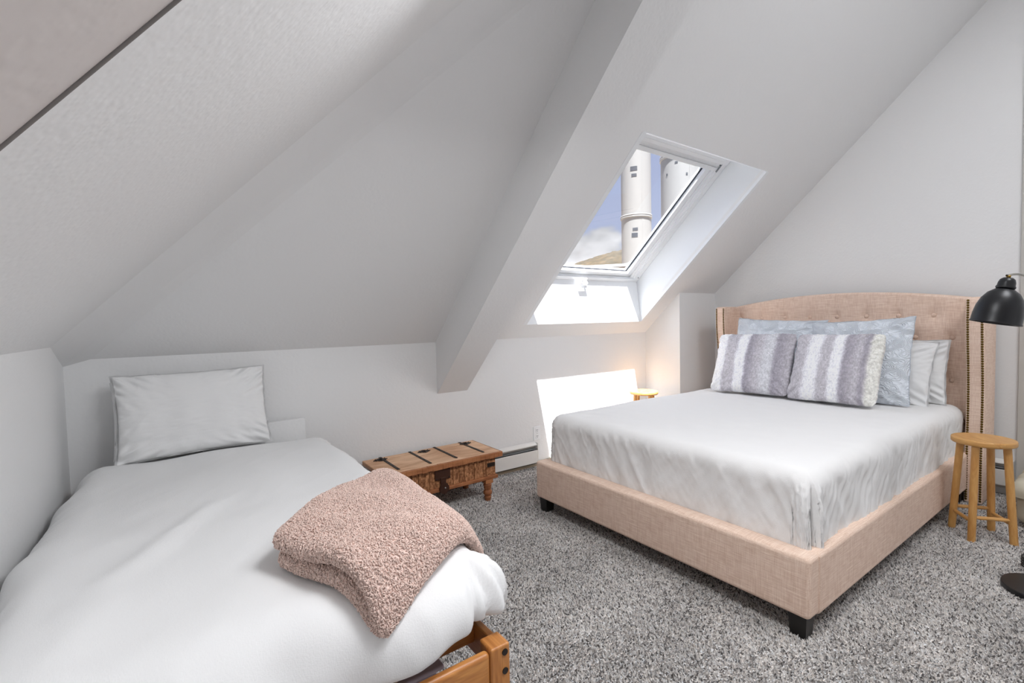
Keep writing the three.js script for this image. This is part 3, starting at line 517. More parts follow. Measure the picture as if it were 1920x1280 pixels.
// ------------------------------------------------------------------ old wooden trunk
{
  const c = thing('wooden_chest', 'antique wooden chest on turned legs with iron straps across its lid', 'chest', [1.5, 0, -3.12]);
  const X0 = -0.455, X1 = 0.452, ZF = 0.203, ZR = -0.235, YT = 0.362, ZC = -0.165;       // lid edges and the crack between its planks
  const lid = new THREE.Group(); lid.name = 'lid'; c.add(lid);
  const plank = (z0, z1, off) => { const g = board(X0, X1, YT - 0.03, YT, z0, z1, 0.006, 0, off, 3); const p = g.attributes.position; for (let i = 0; i < p.count; i++) { const x = p.getX(i), z = p.getZ(i); p.setZ(i, z + 0.002 * N3(x * 9, z * 3, off)); p.setY(i, p.getY(i) + 0.0015 * N3(x * 5, z * 8, 4)); } return g; };
  part(lid, 'plank', plank(ZR, ZC - 0.0012, 0.3), oldTop); part(lid, 'plank', plank(ZC + 0.0012, ZF - 0.02, 0.7), oldTop);
  // front lip of the lid, worn uneven along the edge
  const lip = []; for (let k = 0; k < 24; k++) { const a = lerp(X0 - 0.004, X1 + 0.004, k / 24), b = lerp(X0 - 0.004, X1 + 0.004, (k + 1) / 24); lip.push(board(a, b + 0.001, YT - 0.036 - 0.004 * hash(k, 1, 3), YT + 0.001 - 0.003 * hash(k, 2, 3), ZF - 0.021, ZF + 0.004 * hash(k, 3, 3), 0.004, 0, 0.1)); }
  part(lid, 'front_lip', merge(lip), oldEdge);
  part(lid, 'end_lip', board(X1 - 0.002, X1 + 0.006, YT - 0.034, YT - 0.001, ZR, ZF, 0.003, 2), oldEdge);
  const sx = [1.172, 1.40, 1.603, 1.828].map((x) => x - 1.5);
  sx.forEach((x, k) => {
    const g = board(-0.0105, 0.0105, 0, 0.004, ZR + 0.005, ZF - 0.07, 0.002); const p = g.attributes.position; for (let i = 0; i < p.count; i++) p.setX(i, p.getX(i) + 0.002 * N3(p.getZ(i) * 30, k, 1));
    const st = part(lid, 'strap', g, iron, [x, YT, 0]);
    for (let j = 0; j < 5; j++) part(st, 'nail', new THREE.SphereGeometry(0.004, 8, 5).scale(1, 0.6, 1), iron, [0, 0.004, lerp(ZR + 0.03, ZF - 0.09, j / 4)]);
    if (k > 0) part(st, 'tip', new THREE.SphereGeometry(0.011, 10, 6).scale(1, 0.25, 1.3), iron, [0, 0.002, ZF - 0.068]);
  });
  // ornate hinge plates over the crack
  for (const x of [1.155, 1.492, 1.85].map((q) => q - 1.5)) {
    const sh = new THREE.Shape(); const n = 32; for (let i = 0; i <= n; i++) { const a = i / n * Math.PI * 2, r = 1 + 0.16 * Math.cos(4 * a) + 0.09 * Math.cos(12 * a); sh[i ? 'lineTo' : 'moveTo'](Math.cos(a) * r * 0.042, Math.sin(a) * r * 0.030); }
    for (const [hx, hy, r] of [[0, 0, 0.008], [0.022, 0.0, 0.005], [-0.022, 0, 0.005], [0, 0.015, 0.004], [0, -0.015, 0.004]]) { const h = new THREE.Path(); h.absarc(hx, hy, r, 0, Math.PI * 2, true); sh.holes.push(h); }
    const g = new THREE.ExtrudeGeometry(sh, { depth: 0.004, bevelEnabled: false }).rotateX(-Math.PI / 2);
    const hp = part(lid, 'hinge_plate', g, iron, [x, YT + 0.001, ZC]);
    for (const [a, b] of [[-0.034, 0.012], [0.034, 0.012], [-0.034, -0.012], [0.034, -0.012]]) part(hp, 'nail', new THREE.SphereGeometry(0.004, 8, 5), iron, [a, 0.005, b]);
    part(hp, 'rosette', new THREE.TorusGeometry(0.012, 0.003, 6, 14).rotateX(Math.PI / 2), iron, [0, 0.006, 0]);
  }
  // body
  const BX = -0.41, BXr = 0.405, BF = 0.17, BR = -0.19, B0 = 0.185, B1 = YT - 0.032;
  part(c, 'back_panel', board(BX, BXr, B0, B1, BR, BR + 0.02, 0.002, 0), oldPanel);
  for (const x of [BX, BXr - 0.02]) part(c, 'end_panel', board(x, x + 0.02, B0, B1, BR, BF, 0.003, 2, 0.2), oldPanel);
  const fronts = [-0.41, -0.30, -0.2, -0.12, -0.02, 0.06, 0.155, 0.235, 0.31, 0.405];
  for (let k = 0; k < fronts.length - 1; k++) part(c, 'front_board', board(fronts[k] + 0.001, fronts[k + 1] - 0.001, B0, B1, BF - 0.02, BF + 0.003 * hash(k, 4, 9), 0.003, 1, k * 0.17), oldPanel);
  for (const x of fronts.slice(1, -1).concat([-0.25, 0.11])) part(c, 'batten', board(x - 0.008, x + 0.008, B0 + 0.004, B1 - 0.006, BF, BF + 0.009, 0.003, 1, x), oldPanel);
  for (const [x0, x1] of [[0.33, 0.408], [-0.414, -0.33]]) { const cp = part(c, 'corner_block', board(x0, x1, B0, B1 - 0.004, BF - 0.002, BF + 0.006, 0.003, 0, 0.4), oldPanel); part(cp, 'iron_inlay', board(x0 + 0.006, x1 - 0.004, B0 + 0.07, B0 + 0.1, BF + 0.003, BF + 0.008, 0.002, 0), iron); }
  part(c, 'base_moulding', merge([board(BX - 0.015, BXr + 0.02, 0.163, 0.19, BF - 0.012, BF + 0.018, 0.007, 0, 0.1, 3), board(BX - 0.015, BXr + 0.02, 0.163, 0.19, BR - 0.012, BR + 0.012, 0.007, 0), board(BXr - 0.012, BXr + 0.02, 0.163, 0.19, BR, BF, 0.007, 2), board(BX - 0.018, BX + 0.014, 0.163, 0.19, BR, BF, 0.007, 2)]), oldEdge);
  part(c, 'bottom_board', board(BX, BXr, 0.168, 0.186, BR, BF, 0.002, 0), oldPanel);
  // lock plate, hasp and the round drop below it
  const lp = part(c, 'lock_plate', board(-0.09, 0.028, 0.245, 0.335, BF + 0.008, BF + 0.013, 0.004, 0), rust);
  part(lp, 'hasp', board(-0.052, -0.01, 0.195, 0.262, BF + 0.012, BF + 0.022, 0.006, 1), rust);
  part(lp, 'drop_disc', new THREE.CylinderGeometry(0.036, 0.038, 0.008, 28).rotateX(Math.PI / 2), rust, [-0.028, 0.186, BF + 0.026]);
  part(lp, 'boss', new THREE.SphereGeometry(0.006, 10, 6), steel, [-0.024, 0.19, BF + 0.032]);
  for (const [a, b] of [[-0.08, 0.325], [0.018, 0.325], [-0.08, 0.255], [0.018, 0.255]]) part(lp, 'nail', new THREE.SphereGeometry(0.005, 8, 5), iron, [a, b, BF + 0.014]);
  const leg = uvGrain(lathe([[0, 0], [0.017, 0], [0.02, 0.004], [0.026, 0.03], [0.027, 0.036], [0.020, 0.042], [0.030, 0.052], [0.033, 0.066], [0.030, 0.08], [0.021, 0.087], [0.027, 0.094], [0.029, 0.101], [0.026, 0.108], [0.031, 0.116], [0.031, 0.128], [0.024, 0.134], [0.024, 0.14], [0, 0.14]], 28), 1);
  for (const x of [BX + 0.045, BXr - 0.06]) for (const z of [BF - 0.0, BR + 0.03]) { const l = part(c, 'leg', leg, oldEdge, [x, 0, z - 0.01]); part(l, 'leg_block', board(-0.032, 0.032, 0.136, 0.166, -0.03, 0.03, 0.004, 0), oldEdge); }
}

// ------------------------------------------------------------------ single bed on a wooden frame
const DV = { x0: -0.455, x1: 0.805, z0: -3.27, z1: -1.135, top: 0.635, R: 0.15 };
const seg = (x, z, x0, z0, x1, z1) => { const t = clamp(((x - x0) * (x1 - x0) + (z - z0) * (z1 - z0)) / ((x1 - x0) ** 2 + (z1 - z0) ** 2)); return [Math.hypot(x - x0 - t * (x1 - x0), z - z0 - t * (z1 - z0)), t]; };
function duvetWave(x, z) {
  let h = 0.012 * N3(x * 1.3, 1.5, z * 1.1) + 0.005 * N3(x * 3.2, 4.5, z * 2.6) + 0.0022 * (ridge(N3(x * 5 + z * 3, 8, z * 4)) - 0.6);
  const folds = [[0.10, -2.22, -0.02, -1.98, 0.028, 0.016], [-0.02, -1.98, -0.17, -1.70, 0.035, 0.02], [0.62, -2.05, 0.42, -2.08, 0.03, 0.007], [-0.17, -1.70, -0.25, -1.3, 0.05, 0.014], [0.3, -2.6, 0.34, -2.2, 0.05, 0.006], [0.1, -1.35, 0.3, -1.2, 0.05, 0.008]];
  for (const [a, b, c, d, w, k] of folds) { const [q, t] = seg(x, z, a, b, c, d); h += k * gauss(q, w) * (0.35 + 0.65 * Math.sin(Math.PI * clamp(t, 0.05, 0.95))); }
  return h;
}
function duvetY(x, z) {                  // height of the duvet's upper side, falling off past its edges
  const { x0, x1, z0, z1, top, R } = DV, dx = Math.max(x0 + R - x, x - (x1 - R), 0), dz = Math.max(z0 + R - z, z - (z1 - R), 0), d = Math.hypot(dx, dz);
  return d < R ? top + duvetWave(x, z) - (R - Math.sqrt(R * R - d * d * 0.98)) : top - R - (d - R) * 3;
}
{
  const b = thing('single_bed', 'single bed with a honey coloured wooden frame against the left knee wall', 'bed', [0, 0, 0]);
  const XO = 0.748, ZF = -1.10, YP = 0.408;
  for (const [x, z] of [[0.683, -1.165], [-0.47, -1.165], [0.683, -3.36], [-0.47, -3.36]]) {
    const p = part(b, 'post', board(x, x + 0.065, 0, YP, z, z + 0.065, 0.007, 1, x, 3), honey);
    if (z > -2) for (const y of [0.386, 0.331]) part(p, 'bolt', new THREE.CylinderGeometry(0.0095, 0.0095, 0.006, 18).rotateX(Math.PI / 2), mat({ color: 0x1d1410, roughness: 0.5 }), [x + 0.046, y, z + 0.0645]);
  }
  part(b, 'foot_rail', board(-0.41, 0.684, 0.22, 0.399, ZF - 0.033, ZF - 0.004, 0.012, 0, 0.2, 4), honey);
  part(b, 'side_rail', board(0.722, 0.746, 0.29, 0.392, -3.3, -1.16, 0.004, 2, 0.1), honey);
  part(b, 'side_rail', board(-0.468, -0.444, 0.29, 0.392, -3.3, -1.16, 0.004, 2, 0.3), honey);
  for (let k = 0; k < 9; k++) { const z = -1.305 - k * 0.235; part(b, 'slat', board(-0.445, 0.722, k ? 0.35 : 0.332, k ? 0.372 : 0.388, z, z + (k ? 0.07 : 0.05), 0.005, 0, k * 0.13), honey); }
  part(b, 'headboard', board(0.1, 0.672, 0.585, 0.726, -3.345, -3.315, 0.004), paint);
  part(b, 'headboard_support', merge([board(0.14, 0.2, 0.3, 0.6, -3.34, -3.318), board(0.6, 0.655, 0.3, 0.6, -3.34, -3.318)]), whitePaint);
}
{
  const d = thing('white_duvet', 'thick white duvet spread over the single bed', 'duvet');
  const disp = (p, n, q) => {
    const o = V(), e = sstep(0.1, 0.6, q.d), along = p.z * Math.abs(q.kx) + p.x * Math.abs(q.kz);
    let h = (1 - 0.6 * e) * duvetWave(p.x, p.z) + e * (0.022 * N3(along * 2.4, p.y * 2, 51) + 0.012 * (ridge(N3(along * 6, p.y * 3.2, 57)) - 0.6));
    if (q.kz > 0.3) {   // foot end: bulging corner and a deep crease beside it
      const cx = p.x;
      h += e * (0.016 * gauss(cx - 0.56, 0.09) - 0.04 * gauss(cx - 0.668, 0.02) + 0.008 * gauss(cx - 0.3, 0.1));
    }
    if (q.kx > 0.2 && q.kz > 0.05) h += e * 0.022 * gauss(Math.atan2(q.kz, q.kx) - 0.62, 0.4);
    o.addScaledVector(n, h);
    const hem = sstep(0.55, 1, q.d); o.y += hem * (q.kz > 0.6 ? 0.02 * N3(p.x * 4, 2, 8) + 0.03 * sstep(0.5, 0.75, p.x) : 0.015 * N3(along * 3, 5, 9));
    if (q.d > 0.9) { const k = (q.d - 0.9) * 10; o.x -= q.kx * 0.05 * k * k; o.z -= q.kz * 0.05 * k * k; }     // the hem rolls under
    return o;
  };
  part(d, 'duvet_cover', draped({ ...DV, drop: 0.055, step: 0.0115, disp }), duvetMat);
  const mt = thing('thin_mattress', 'white mattress under the duvet on the single bed', 'mattress');
  part(mt, 'mattress_body', board(-0.44, 0.66, 0.392, 0.52, -3.28, -1.24, 0.04, undefined, 0, 3), cotton);
}
{
  const G = 'white pillows of the single bed';
  const p1 = thing('single_bed_pillow', 'plump white pillow standing against the wall at the head of the single bed', 'pillow', [0.085, 0.632, -3.165], G); p1.rotation.y = 0.03;
  part(p1, 'pillow_case', metreUv(pillowGeo({ w: 0.74, h: 0.475, t: 0.15, n: 110, pinch: 0.045, flange: 0.03, seed: 33, wr: 1.2, full: 0.4 }), 0.7, 0.5), cotton, [0, 0, 0], [-0.24, 0, 0.015]);
  const p2 = thing('single_bed_pillow', 'white pillow mostly hidden behind the plump one on the single bed', 'pillow', [0.085, 0.632, -3.262], G);
  part(p2, 'pillow_case', metreUv(pillowGeo({ w: 0.74, h: 0.42, t: 0.10, n: 60, pinch: 0.03, seed: 37, wr: 1 }), 0.7, 0.5), cotton, [-0.012, 0, 0], [-0.09, 0, 0]);
}
// folded sherpa throw: a U-shaped fold, swept across the bed and over its edge
{
  const th = thing('sherpa_throw', 'folded pale pink sherpa throw lying over the foot of the single bed', 'blanket');
  // midline of the folded layer in (p along the open side, q up); the fold rolls over at p = 1
  const LT = 0.05, GAP = 0.016, HT = 2 * LT + GAP, RM = (HT - LT) / 2, LEN = 0.46, mid = [], n = 110;
  for (let i = 0; i <= n; i++) mid.push([lerp(0.03, 0.36, i / n), HT - LT / 2, 0, 1]);
  for (let i = 1; i < 40; i++) { const a = Math.PI / 2 - Math.PI * i / 40; mid.push([0.36 + RM * Math.cos(a), HT / 2 + RM * Math.sin(a), Math.cos(a), Math.sin(a)]); }
  for (let i = 0; i <= n; i++) mid.push([lerp(0.36, 0.05, i / n), LT / 2, 0, -1]);
  const ring = [];        // once round the layer: outer side, rounded end, inner side, rounded end
  mid.forEach((m) => ring.push([m, 1, 0]));
  for (let i = 1; i < 8; i++) { const a = Math.PI * i / 8; ring.push([mid[mid.length - 1], Math.cos(a), Math.sin(a)]); }
  mid.slice().reverse().forEach((m) => ring.push([m, -1, 0]));
  for (let i = 1; i < 8; i++) { const a = Math.PI * i / 8; ring.push([mid[0], -Math.cos(a), Math.sin(a)]); }
  ring.push(ring[0]);
  // sweep: open side runs A -> D at t = 0 and B -> C at t = 1
  const A = [0.195, -1.50], D = [0.395, -1.06], B = [0.80, -2.03], C = [0.87, -1.36];
  const throwY = (x, z) => { const Rt = 0.2, dx = Math.max(x - (DV.x1 - 0.17), 0), dz = Math.max(z - (DV.z1 - 0.17), 0), d = Math.hypot(dx, dz); return DV.top + duvetWave(x, z) - (d < 0.16 ? Rt - Math.sqrt(Rt * Rt - d * d) : 0.08 + (d - 0.16) * 1.35); };
  const NT = 290, NP = ring.length - 1;
  const pos = (i, t) => {
    const [[mp, mq, nx, ny], k, cap] = ring[i], half = LT / 2 * Math.sqrt(Math.max(0, 1 - (1 - clamp(t / 0.045)) ** 2)) * Math.sqrt(Math.max(0, 1 - (1 - clamp((1 - t) / 0.045)) ** 2));
    const p = (mp + nx * k * half - cap * half) / LEN, q = mq + ny * k * half;
    const bow = 0.05 * Math.sin(Math.PI * t), ax = lerp(A[0], B[0], t) - bow * 0.3, az = lerp(A[1], B[1], t) - bow * 0.5, bx = lerp(D[0], C[0], t) + bow * 0.5, bz = lerp(D[1], C[1], t) + bow * 0.6;
    const x = lerp(ax, bx, p), z = lerp(az, bz, p), by = throwY(x, z) + 0.006;
    const thin = lerp(1, 0.62, sstep(0.25, 1, t)) * (1 + 0.10 * N3(x * 4, z * 4, 61));
    const sag = q > HT / 2 ? -0.020 * sstep(0.3, 0, t) * sstep(0.75, 0.1, p) : 0;
    return V(x, by + q * thin + sag, z);
  };
  let g = grid(NP, NT, (u, v) => ({ p: pos(Math.round(u * NP), v), uv: [u * 1.9, v * 0.9] }));
  { const P = g.attributes.position, Nn = g.attributes.normal; for (let j = 0; j <= NT; j++) { const a0 = j * (NP + 1), a1 = a0 + NP, m = V().fromBufferAttribute(Nn, a0).add(V().fromBufferAttribute(Nn, a1)).normalize(); Nn.setXYZ(a0, m.x, m.y, m.z); Nn.setXYZ(a1, m.x, m.y, m.z); } }
  // sherpa curls: push the skin in and out along its normals
  { const P = g.attributes.position, Nn = g.attributes.normal; for (let i = 0; i < P.count; i++) { const x = P.getX(i), y = P.getY(i), z = P.getZ(i), a = N3(x * 75, y * 75, z * 75), b = N3(x * 150, y * 150, z * 150), k = 0.0022 * (0.7 * (1 - Math.abs(a) * 2) + 0.35 * b); P.setXYZ(i, x + Nn.getX(i) * k, y + Nn.getY(i) * k, z + Nn.getZ(i) * k); } g.computeVertexNormals(); }
  const sherpaMap = tex(512, 512, (u, v) => { const a = fbm(u, v, 60, 60, 3, 151), b = fbm(u, v, 8, 8, 2, 155), k = 0.86 + (a - 0.5) * 0.42 + (b - 0.5) * 0.1; return [1.06 * k, 0.945 * k, 0.90 * k]; });
  const sherpa = phys({ map: rep(sherpaMap, 0.5), roughness: 1, sheen: 0.4, sheenColor: new THREE.Color(0xffeae2), sheenRoughness: 0.6, side: THREE.DoubleSide });
  part(th, 'folded_fleece', g, sherpa);
    // woolly curls standing proud of the skin
  const P = g.attributes.position, Nn = g.attributes.normal, idx = g.index.array, rr = rng(5), M4 = new THREE.Matrix4(), list = [], Q = new THREE.Quaternion();
  const cum = new Float64Array(idx.length / 3), va = V(), vb = V(), vc = V(); let sum = 0;
  for (let f = 0; f < cum.length; f++) { va.fromBufferAttribute(P, idx[f * 3]); vb.fromBufferAttribute(P, idx[f * 3 + 1]).sub(va); vc.fromBufferAttribute(P, idx[f * 3 + 2]).sub(va); sum += vb.cross(vc).length(); cum[f] = sum; }
  for (let k = 0; k < 90000; k++) {
    const want = rr() * sum; let lo = 0, hi = cum.length - 1; while (lo < hi) { const m = (lo + hi) >> 1; if (cum[m] < want) lo = m + 1; else hi = m; }
    const f = lo * 3, a = idx[f], b = idx[f + 1], c = idx[f + 2]; let s = rr(), t = rr(); if (s + t > 1) { s = 1 - s; t = 1 - t; }
    const p = V().fromBufferAttribute(P, a).multiplyScalar(1 - s - t).addScaledVector(V().fromBufferAttribute(P, b), s).addScaledVector(V().fromBufferAttribute(P, c), t), nn = V().fromBufferAttribute(Nn, a);
    Q.setFromEuler(new THREE.Euler(rr() * 6.28, rr() * 6.28, rr() * 6.28)); const r = 0.0017 + 0.0016 * rr();
    M4.compose(p.addScaledVector(nn, 0.0015), Q, V(r, r, r * (1 + rr()))); list.push(M4.clone());
  }
  const im = new THREE.InstancedMesh(new THREE.TorusGeometry(1, 0.42, 4, 7), sherpa, list.length); list.forEach((m, i) => { im.setMatrixAt(i, m); const k = 0.88 + 0.26 * rr(); im.setColorAt(i, new THREE.Color().setRGB(k, k * 0.985, k * 0.97)); });
  im.name = 'wool_curls'; im.userData.kind = 'stuff'; th.add(shade(im));
}
// things stored under the single bed
{
  const bin = thing('storage_bin', 'lavender plastic storage bin under the foot of the single bed', 'bin', [0.38, 0, -1.55]);
  part(bin, 'tub', board(-0.25, 0.255, 0.0, 0.235, -0.2, 0.21, 0.02, undefined, 0, 3), phys({ color: 0xb9aebd, roughness: 0.4 }));
  part(bin, 'lid', board(-0.265, 0.27, 0.235, 0.252, -0.215, 0.225, 0.007), phys({ color: 0xc7bcc9, roughness: 0.35 }));
  const bag = thing('patterned_bag', 'folded patterned fabric beside the storage bin under the single bed', 'fabric', [0.36, 0.252, -1.42]);
  const pm = tex(256, 256, (u, v) => { const a = fbm(u, v, 7, 7, 3, 161), t = sstep(0.44, 0.52, a), k = fbm(u, v, 18, 18, 2, 165); return [lerp(0.42, 0.78, t) * (0.8 + 0.4 * k), lerp(0.36, 0.72, t) * (0.8 + 0.4 * k), lerp(0.36, 0.66, t) * (0.8 + 0.4 * k)]; });
  part(bag, 'bundle', metreUv(pillowGeo({ w: 0.3, h: 0.2, t: 0.06, n: 40, seed: 44, wr: 2 }), 0.6, 0.4).rotateX(-Math.PI / 2).translate(0, 0.034, 0.11), mat({ map: rep(pm, 0.4) }), [0, 0, 0]);
}

// ------------------------------------------------------------------ floor lamp at the right
{
  const l = thing('floor_lamp', 'black metal floor lamp with a dome shade beside the stool', 'lamp', [3.25, 0, -0.335]);
  part(l, 'base', lathe([[0, 0], [0.144, 0], [0.15, 0.006], [0.15, 0.022], [0.146, 0.028], [0, 0.03]], 56), blackMetal);
  part(l, 'pole', new THREE.CylinderGeometry(0.0095, 0.0095, 1.42, 20).translate(0, 0.74, 0), blackMetal);
  part(l, 'pole_joint', new THREE.SphereGeometry(0.02, 18, 12), blackMetal, [0, 1.45, 0]);
  const hp = V(2.975, 1.275, -0.478).sub(V(3.25, 0, -0.335));          // centre of the shade's rim
  const axis = V(0.10, 1, 0.18).normalize(), q = new THREE.Quaternion().setFromUnitVectors(V(0, 1, 0), axis);
  const shade_ = new THREE.Group(); shade_.name = 'shade'; shade_.position.copy(hp); shade_.quaternion.copy(q); l.add(shade_);
  const R = 0.083, out = [[R + 0.003, -0.004], [R + 0.004, 0], [R + 0.001, 0.003], [R, 0.035], [R - 0.004, 0.07], [R - 0.014, 0.104], [R - 0.030, 0.131], [R - 0.050, 0.147], [0.026, 0.152]];
  const inn = out.slice(1).reverse().map(([x, y]) => [x - 0.003, y - 0.003]);
  part(shade_, 'dome', lathe([...out, ...inn, [R, -0.004], [R + 0.003, -0.004]], 56), blackMetal);
  part(shade_, 'collar', lathe([[0, 0.150], [0.030, 0.150], [0.033, 0.155], [0.033, 0.160], [0.030, 0.164], [0.029, 0.178], [0.025, 0.191], [0.016, 0.199], [0, 0.201]], 32), blackMetal);
  part(shade_, 'swivel', lathe([[0, 0.2], [0.007, 0.2], [0.007, 0.21], [0, 0.21]], 14), brass);
  part(shade_, 'bulb', new THREE.SphereGeometry(0.028, 20, 14).scale(1, 1.2, 1), mat({ color: 0xf2f0ea, roughness: 0.25 }), [0, 0.055, 0]);
  part(shade_, 'switch_housing', board(-0.02, 0.02, 0.03, 0.075, -0.014, 0.014, 0.006), blackMetal, [R + 0.012, 0, 0.03]);
  const tip = hp.clone().addScaledVector(axis, 0.209);
  part(l, 'arm', tube([[tip.x - 0.008, tip.y, tip.z - 0.006], [tip.x + 0.04, tip.y + 0.006, tip.z + 0.02], [-0.06, 1.455, -0.03], [0, 1.45, 0]], 0.005, 10, 30), steel);
  part(l, 'power_cord', tube(Array.from({ length: 40 }, (_, i) => { const a = i * 0.62; return [0.265 + 0.045 * Math.cos(a), 0.008 + i * 0.0014, -0.075 + 0.04 * Math.sin(a)]; }), 0.004, 6, 160), blackMetal);
}
// cream pouf at the right edge
{
  const p = thing('cream_pouf', 'cream upholstered pouf with a folded cream blanket, next to the floor lamp', 'pouf', [4.42, 0, -0.27]);
  const cream = mat({ color: 0xd3ccb8, roughness: 0.95, bumpMap: rep(cottonBump, 0.2), bumpScale: 0.001 });
  part(p, 'cushion_body', uvWorld(new RoundedBoxGeometry(0.60, 0.19, 0.58, 5, 0.05).translate(0, 0.125, 0)), cream);
  part(p, 'folded_blanket', draped({ x0: -0.31, x1: 0.31, z0: -0.3, z1: 0.3, top: 0.275, R: 0.05, drop: 0.03, step: 0.012, disp: (q, n) => n.clone().multiplyScalar(0.02 * ridge(N3(q.x * 5, 3, q.z * 5)) + 0.012 * N3(q.x * 9, 1, q.z * 12)) }), cream);
  for (const [x, z] of [[-0.24, -0.23], [0.24, -0.23], [-0.24, 0.23], [0.24, 0.23]]) part(p, 'leg', new THREE.CylinderGeometry(0.02, 0.016, 0.04, 14), blackWood, [x, 0.02, z]);
}

// ------------------------------------------------------------------ outside the skylight
{
  const dirTo = (az, d) => V(Math.sin(az * Math.PI / 180) * d, 0, -Math.cos(az * Math.PI / 180) * d);
  const white = mat({ color: 0x8c8c8b, roughness: 0.5 }), patch = mat({ color: 0x3c4048, roughness: 0.6 }), hazy = (az, d, el) => 1.33 + d * Math.tan(el * Math.PI / 180);
  const chimney = (label, az, d, r, rings, top) => {
    const c = dirTo(az, d), o = thing('metal_chimney', label, 'chimney', [c.x, 1.9, c.z], 'white chimneys outside the skylight');
    part(o, 'flue', new THREE.CylinderGeometry(r, r, top - 1.9, 64, 1, true).translate(0, (top - 1.9) / 2, 0), white);
    for (const [y, h, k] of rings) part(o, 'ring', lathe([[r, 0], [r + k, 0.004], [r + k, h * 0.42], [r + 0.004, h * 0.5], [r + k, h * 0.58], [r + k, h - 0.004], [r, h]], 64), white, [0, y - 1.9, 0]);
    // a riveted seam turned towards the room
    const a0 = Math.atan2(-c.z, -c.x);
    part(o, 'seam', new THREE.BoxGeometry(0.012, top - 2, 0.02).translate(0, (top - 2) / 2, 0), white, [Math.cos(a0 - 0.42) * (r - 0.003), 0, Math.sin(a0 - 0.42) * (r - 0.003)], [0, -(a0 - 0.42), 0]);
    return { o, c, r, d, a0 };
  };
  const plate = (s, az, el, w, h, name = 'patch') => {      // a plate riveted to the flue where the sight line meets it
    const dir = dirTo(az, 1), b = dir.dot(V(s.c.x, 0, s.c.z)), t = b - Math.sqrt(b * b - (s.c.lengthSq() - s.r * s.r)), p = dir.clone().multiplyScalar(t), n = p.clone().sub(s.c), a = Math.atan2(n.x, n.z), y = 1.33 + t * Math.tan(el * Math.PI / 180);
    const g = new THREE.CylinderGeometry(s.r + 0.004, s.r + 0.004, h, 8, 1, true, a - w / 2 / s.r, w / s.r); g.translate(0, y - 1.9, 0); part(s.o, name, g, patch);
  };
  const s1 = chimney('slim white round chimney with dark patches, seen through the skylight', 50.17, 12, 0.352, [[hazy(0, 11.65, 11.55), 0.09, 0.018], [hazy(0, 11.65, 6.1), 0.08, 0.014]], 10);
  plate(s1, 49.95, 16.75, 0.16, 0.10); plate(s1, 49.98, 16.05, 0.12, 0.07); plate(s1, 50.05, 10.2, 0.12, 0.07); plate(s1, 49.98, 9.55, 0.14, 0.1);
  const s2 = chimney('broad white round chimney behind the sash of the skylight', 55.1, 9.2, 0.352, [[hazy(0, 8.85, 17.6), 0.08, 0.016]], 10);
  plate(s2, 54.6, 16.9, 0.05, 0.03, 'bracket'); plate(s2, 53.6, 15.7, 0.03, 0.04, 'bracket'); plate(s2, 55.7, 15.6, 0.03, 0.04, 'bracket');
  const nb = thing('neighbouring_building', 'flat roofed beige building carrying the chimneys', 'building', [0, 0, 0]);
  const a = dirTo(30, 8.9), bq = dirTo(70, 8.9), cq = dirTo(70, 30), dq = dirTo(30, 30), y0 = -4;
  const up = (v, y) => V(v.x, y, v.z);
  part(nb, 'walls', slab([up(a, 1.9), up(bq, 1.9), up(cq, 1.9), up(dq, 1.9)], V(0, y0 - 1.9, 0)), mat({ color: 0x9a8a78 }));
  const e = bq.clone().sub(a).normalize(), out = V(-e.z, 0, e.x).multiplyScalar(0.15);
  part(nb, 'parapet', slab([up(a, 1.88), up(bq, 1.88), up(bq, 2.2), up(a, 2.2)], out), mat({ color: 0xb39c86 }));
  part(nb, 'coping', slab([up(a, 2.2), up(bq, 2.2), up(bq, 2.245), up(a, 2.245)], out.clone().multiplyScalar(1.3)), mat({ color: 0xd6d2cc }));
  // wooded hill
  const el = (az) => 6.2 + 1.9 * sstep(40, 50, az) + 1.6 * sstep(48, 62, az) - 2.2 * sstep(64, 80, az) - 1.2 * sstep(40, 30, az);
  const hill = grid(240, 40, (u, v) => {
    const az = lerp(20, 90, u), d = lerp(420, 620, v), h = d * Math.tan(el(az) * Math.PI / 180 * Math.sin(v * Math.PI / 2)), n = 0.8 * N3(az * 1.1, v * 9, 2) + 0.8 * N3(az * 9, v * 60, 5);
    const p = dirTo(az, d); return { p: V(p.x, 1.33 + h + n * sstep(0, 0.2, v) - 30 * (1 - sstep(0, 0.1, v)), p.z), uv: [az * 8, d] };
  });
  const hm = tex(512, 512, (u, v) => { const a1 = fbm(u, v, 40, 40, 4, 171), b1 = fbm(u, v, 6, 6, 3, 175), t = clamp(0.5 + (a1 - 0.5) * 1.4 + (b1 - 0.5) * 1.2); return [lerp(0.15, 0.28, t), lerp(0.135, 0.235, t), lerp(0.09, 0.165, t)]; });
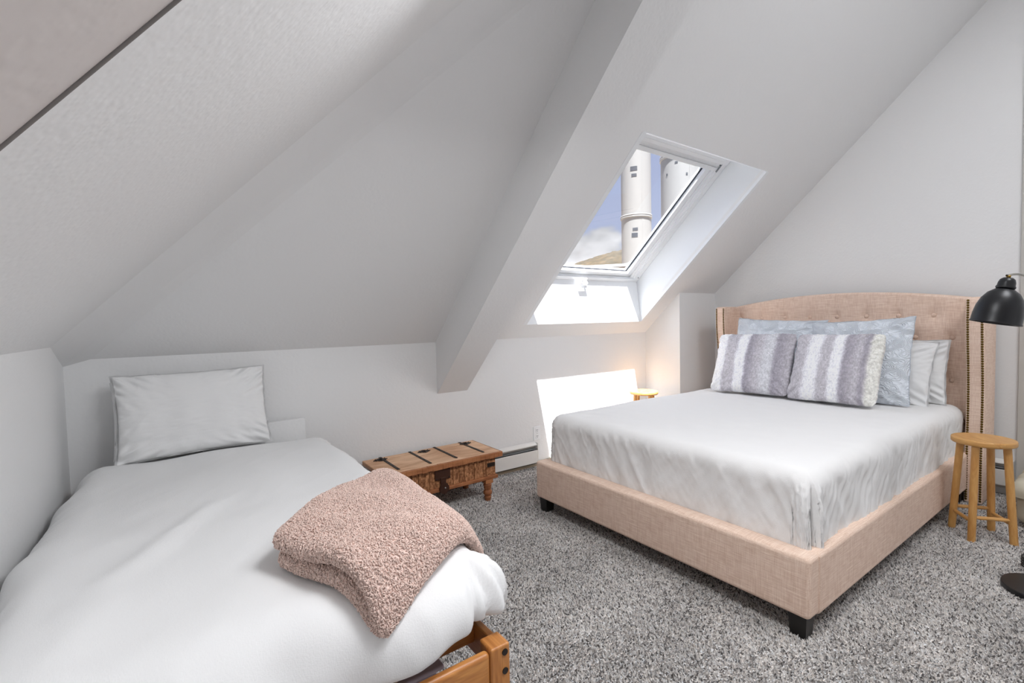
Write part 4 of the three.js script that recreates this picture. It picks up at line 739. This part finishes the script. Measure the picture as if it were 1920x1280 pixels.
  const hill_ = struct('hill', hill, mat({ map: rep(hm, 120), side: THREE.DoubleSide, roughness: 1 }), 'brown wooded hill seen through the skylight');
}

// ------------------------------------------------------------------ carpet pile
{
  const r = rng(99), list = [], cols = [], M4 = new THREE.Matrix4(), Q = new THREE.Quaternion(), c = new THREE.Color();
  const pal = [[0.66, 0.63, 0.605], [0.57, 0.54, 0.515], [0.445, 0.418, 0.397], [0.285, 0.265, 0.253], [0.11, 0.101, 0.097], [0.78, 0.755, 0.735]], wgt = [0.28, 0.5, 0.68, 0.83, 0.93, 1];
  const step = 0.0078;
  for (let x = 0.45; x < 4.80; x += step) for (let z = -3.32; z < 0.02; z += step) {
    if (x < 0.7 && z < -1.0) continue; if (x > 2.4 && x < 4.7 && z < -1.1 && z > -2.4) continue; if (z > -0.95 && x < 1.0) continue;
    const px = x + (r() - 0.5) * step, pz = z + (r() - 0.5) * step, patchy = 0.5 + 0.5 * N3(px * 1.6, 3, pz * 2.4) + 0.3 * N3(px * 5, 1, pz * 6);
    const lean = 0.5 * N3(px * 2.1, 9, pz * 1.7), k = r(); let id = wgt.findIndex((q) => k <= q);
    Q.setFromEuler(new THREE.Euler((r() - 0.5) * 1.1 + lean, r() * 6.28, (r() - 0.5) * 1.1)); const s = 0.8 + 0.5 * r();
    M4.compose(V(px, -0.001, pz), Q, V(s, s * (0.85 + 0.3 * r()), s)); list.push(M4.clone());
    const b = (0.98 + 0.16 * r()) * (0.84 + 0.28 * clamp(patchy)), t = (r() - 0.5) * 0.06; cols.push([pal[id][0] * b * (1 + t), pal[id][1] * b, pal[id][2] * b * (1 - t)]);
  }
  const im = new THREE.InstancedMesh(new THREE.ConeGeometry(0.0042, 0.011, 4, 1, true).translate(0, 0.005, 0), mat({ color: 0xffffff, roughness: 1, side: THREE.DoubleSide }), list.length);
  list.forEach((m, i) => { im.setMatrixAt(i, m); im.setColorAt(i, c.setRGB(...cols[i])); });
  im.name = 'carpet_pile'; tag(im, 'tufted speckled grey pile of the carpet', 'carpet', null, 'stuff'); scene.add(shade(im));
}

renderer.render(scene, camera);
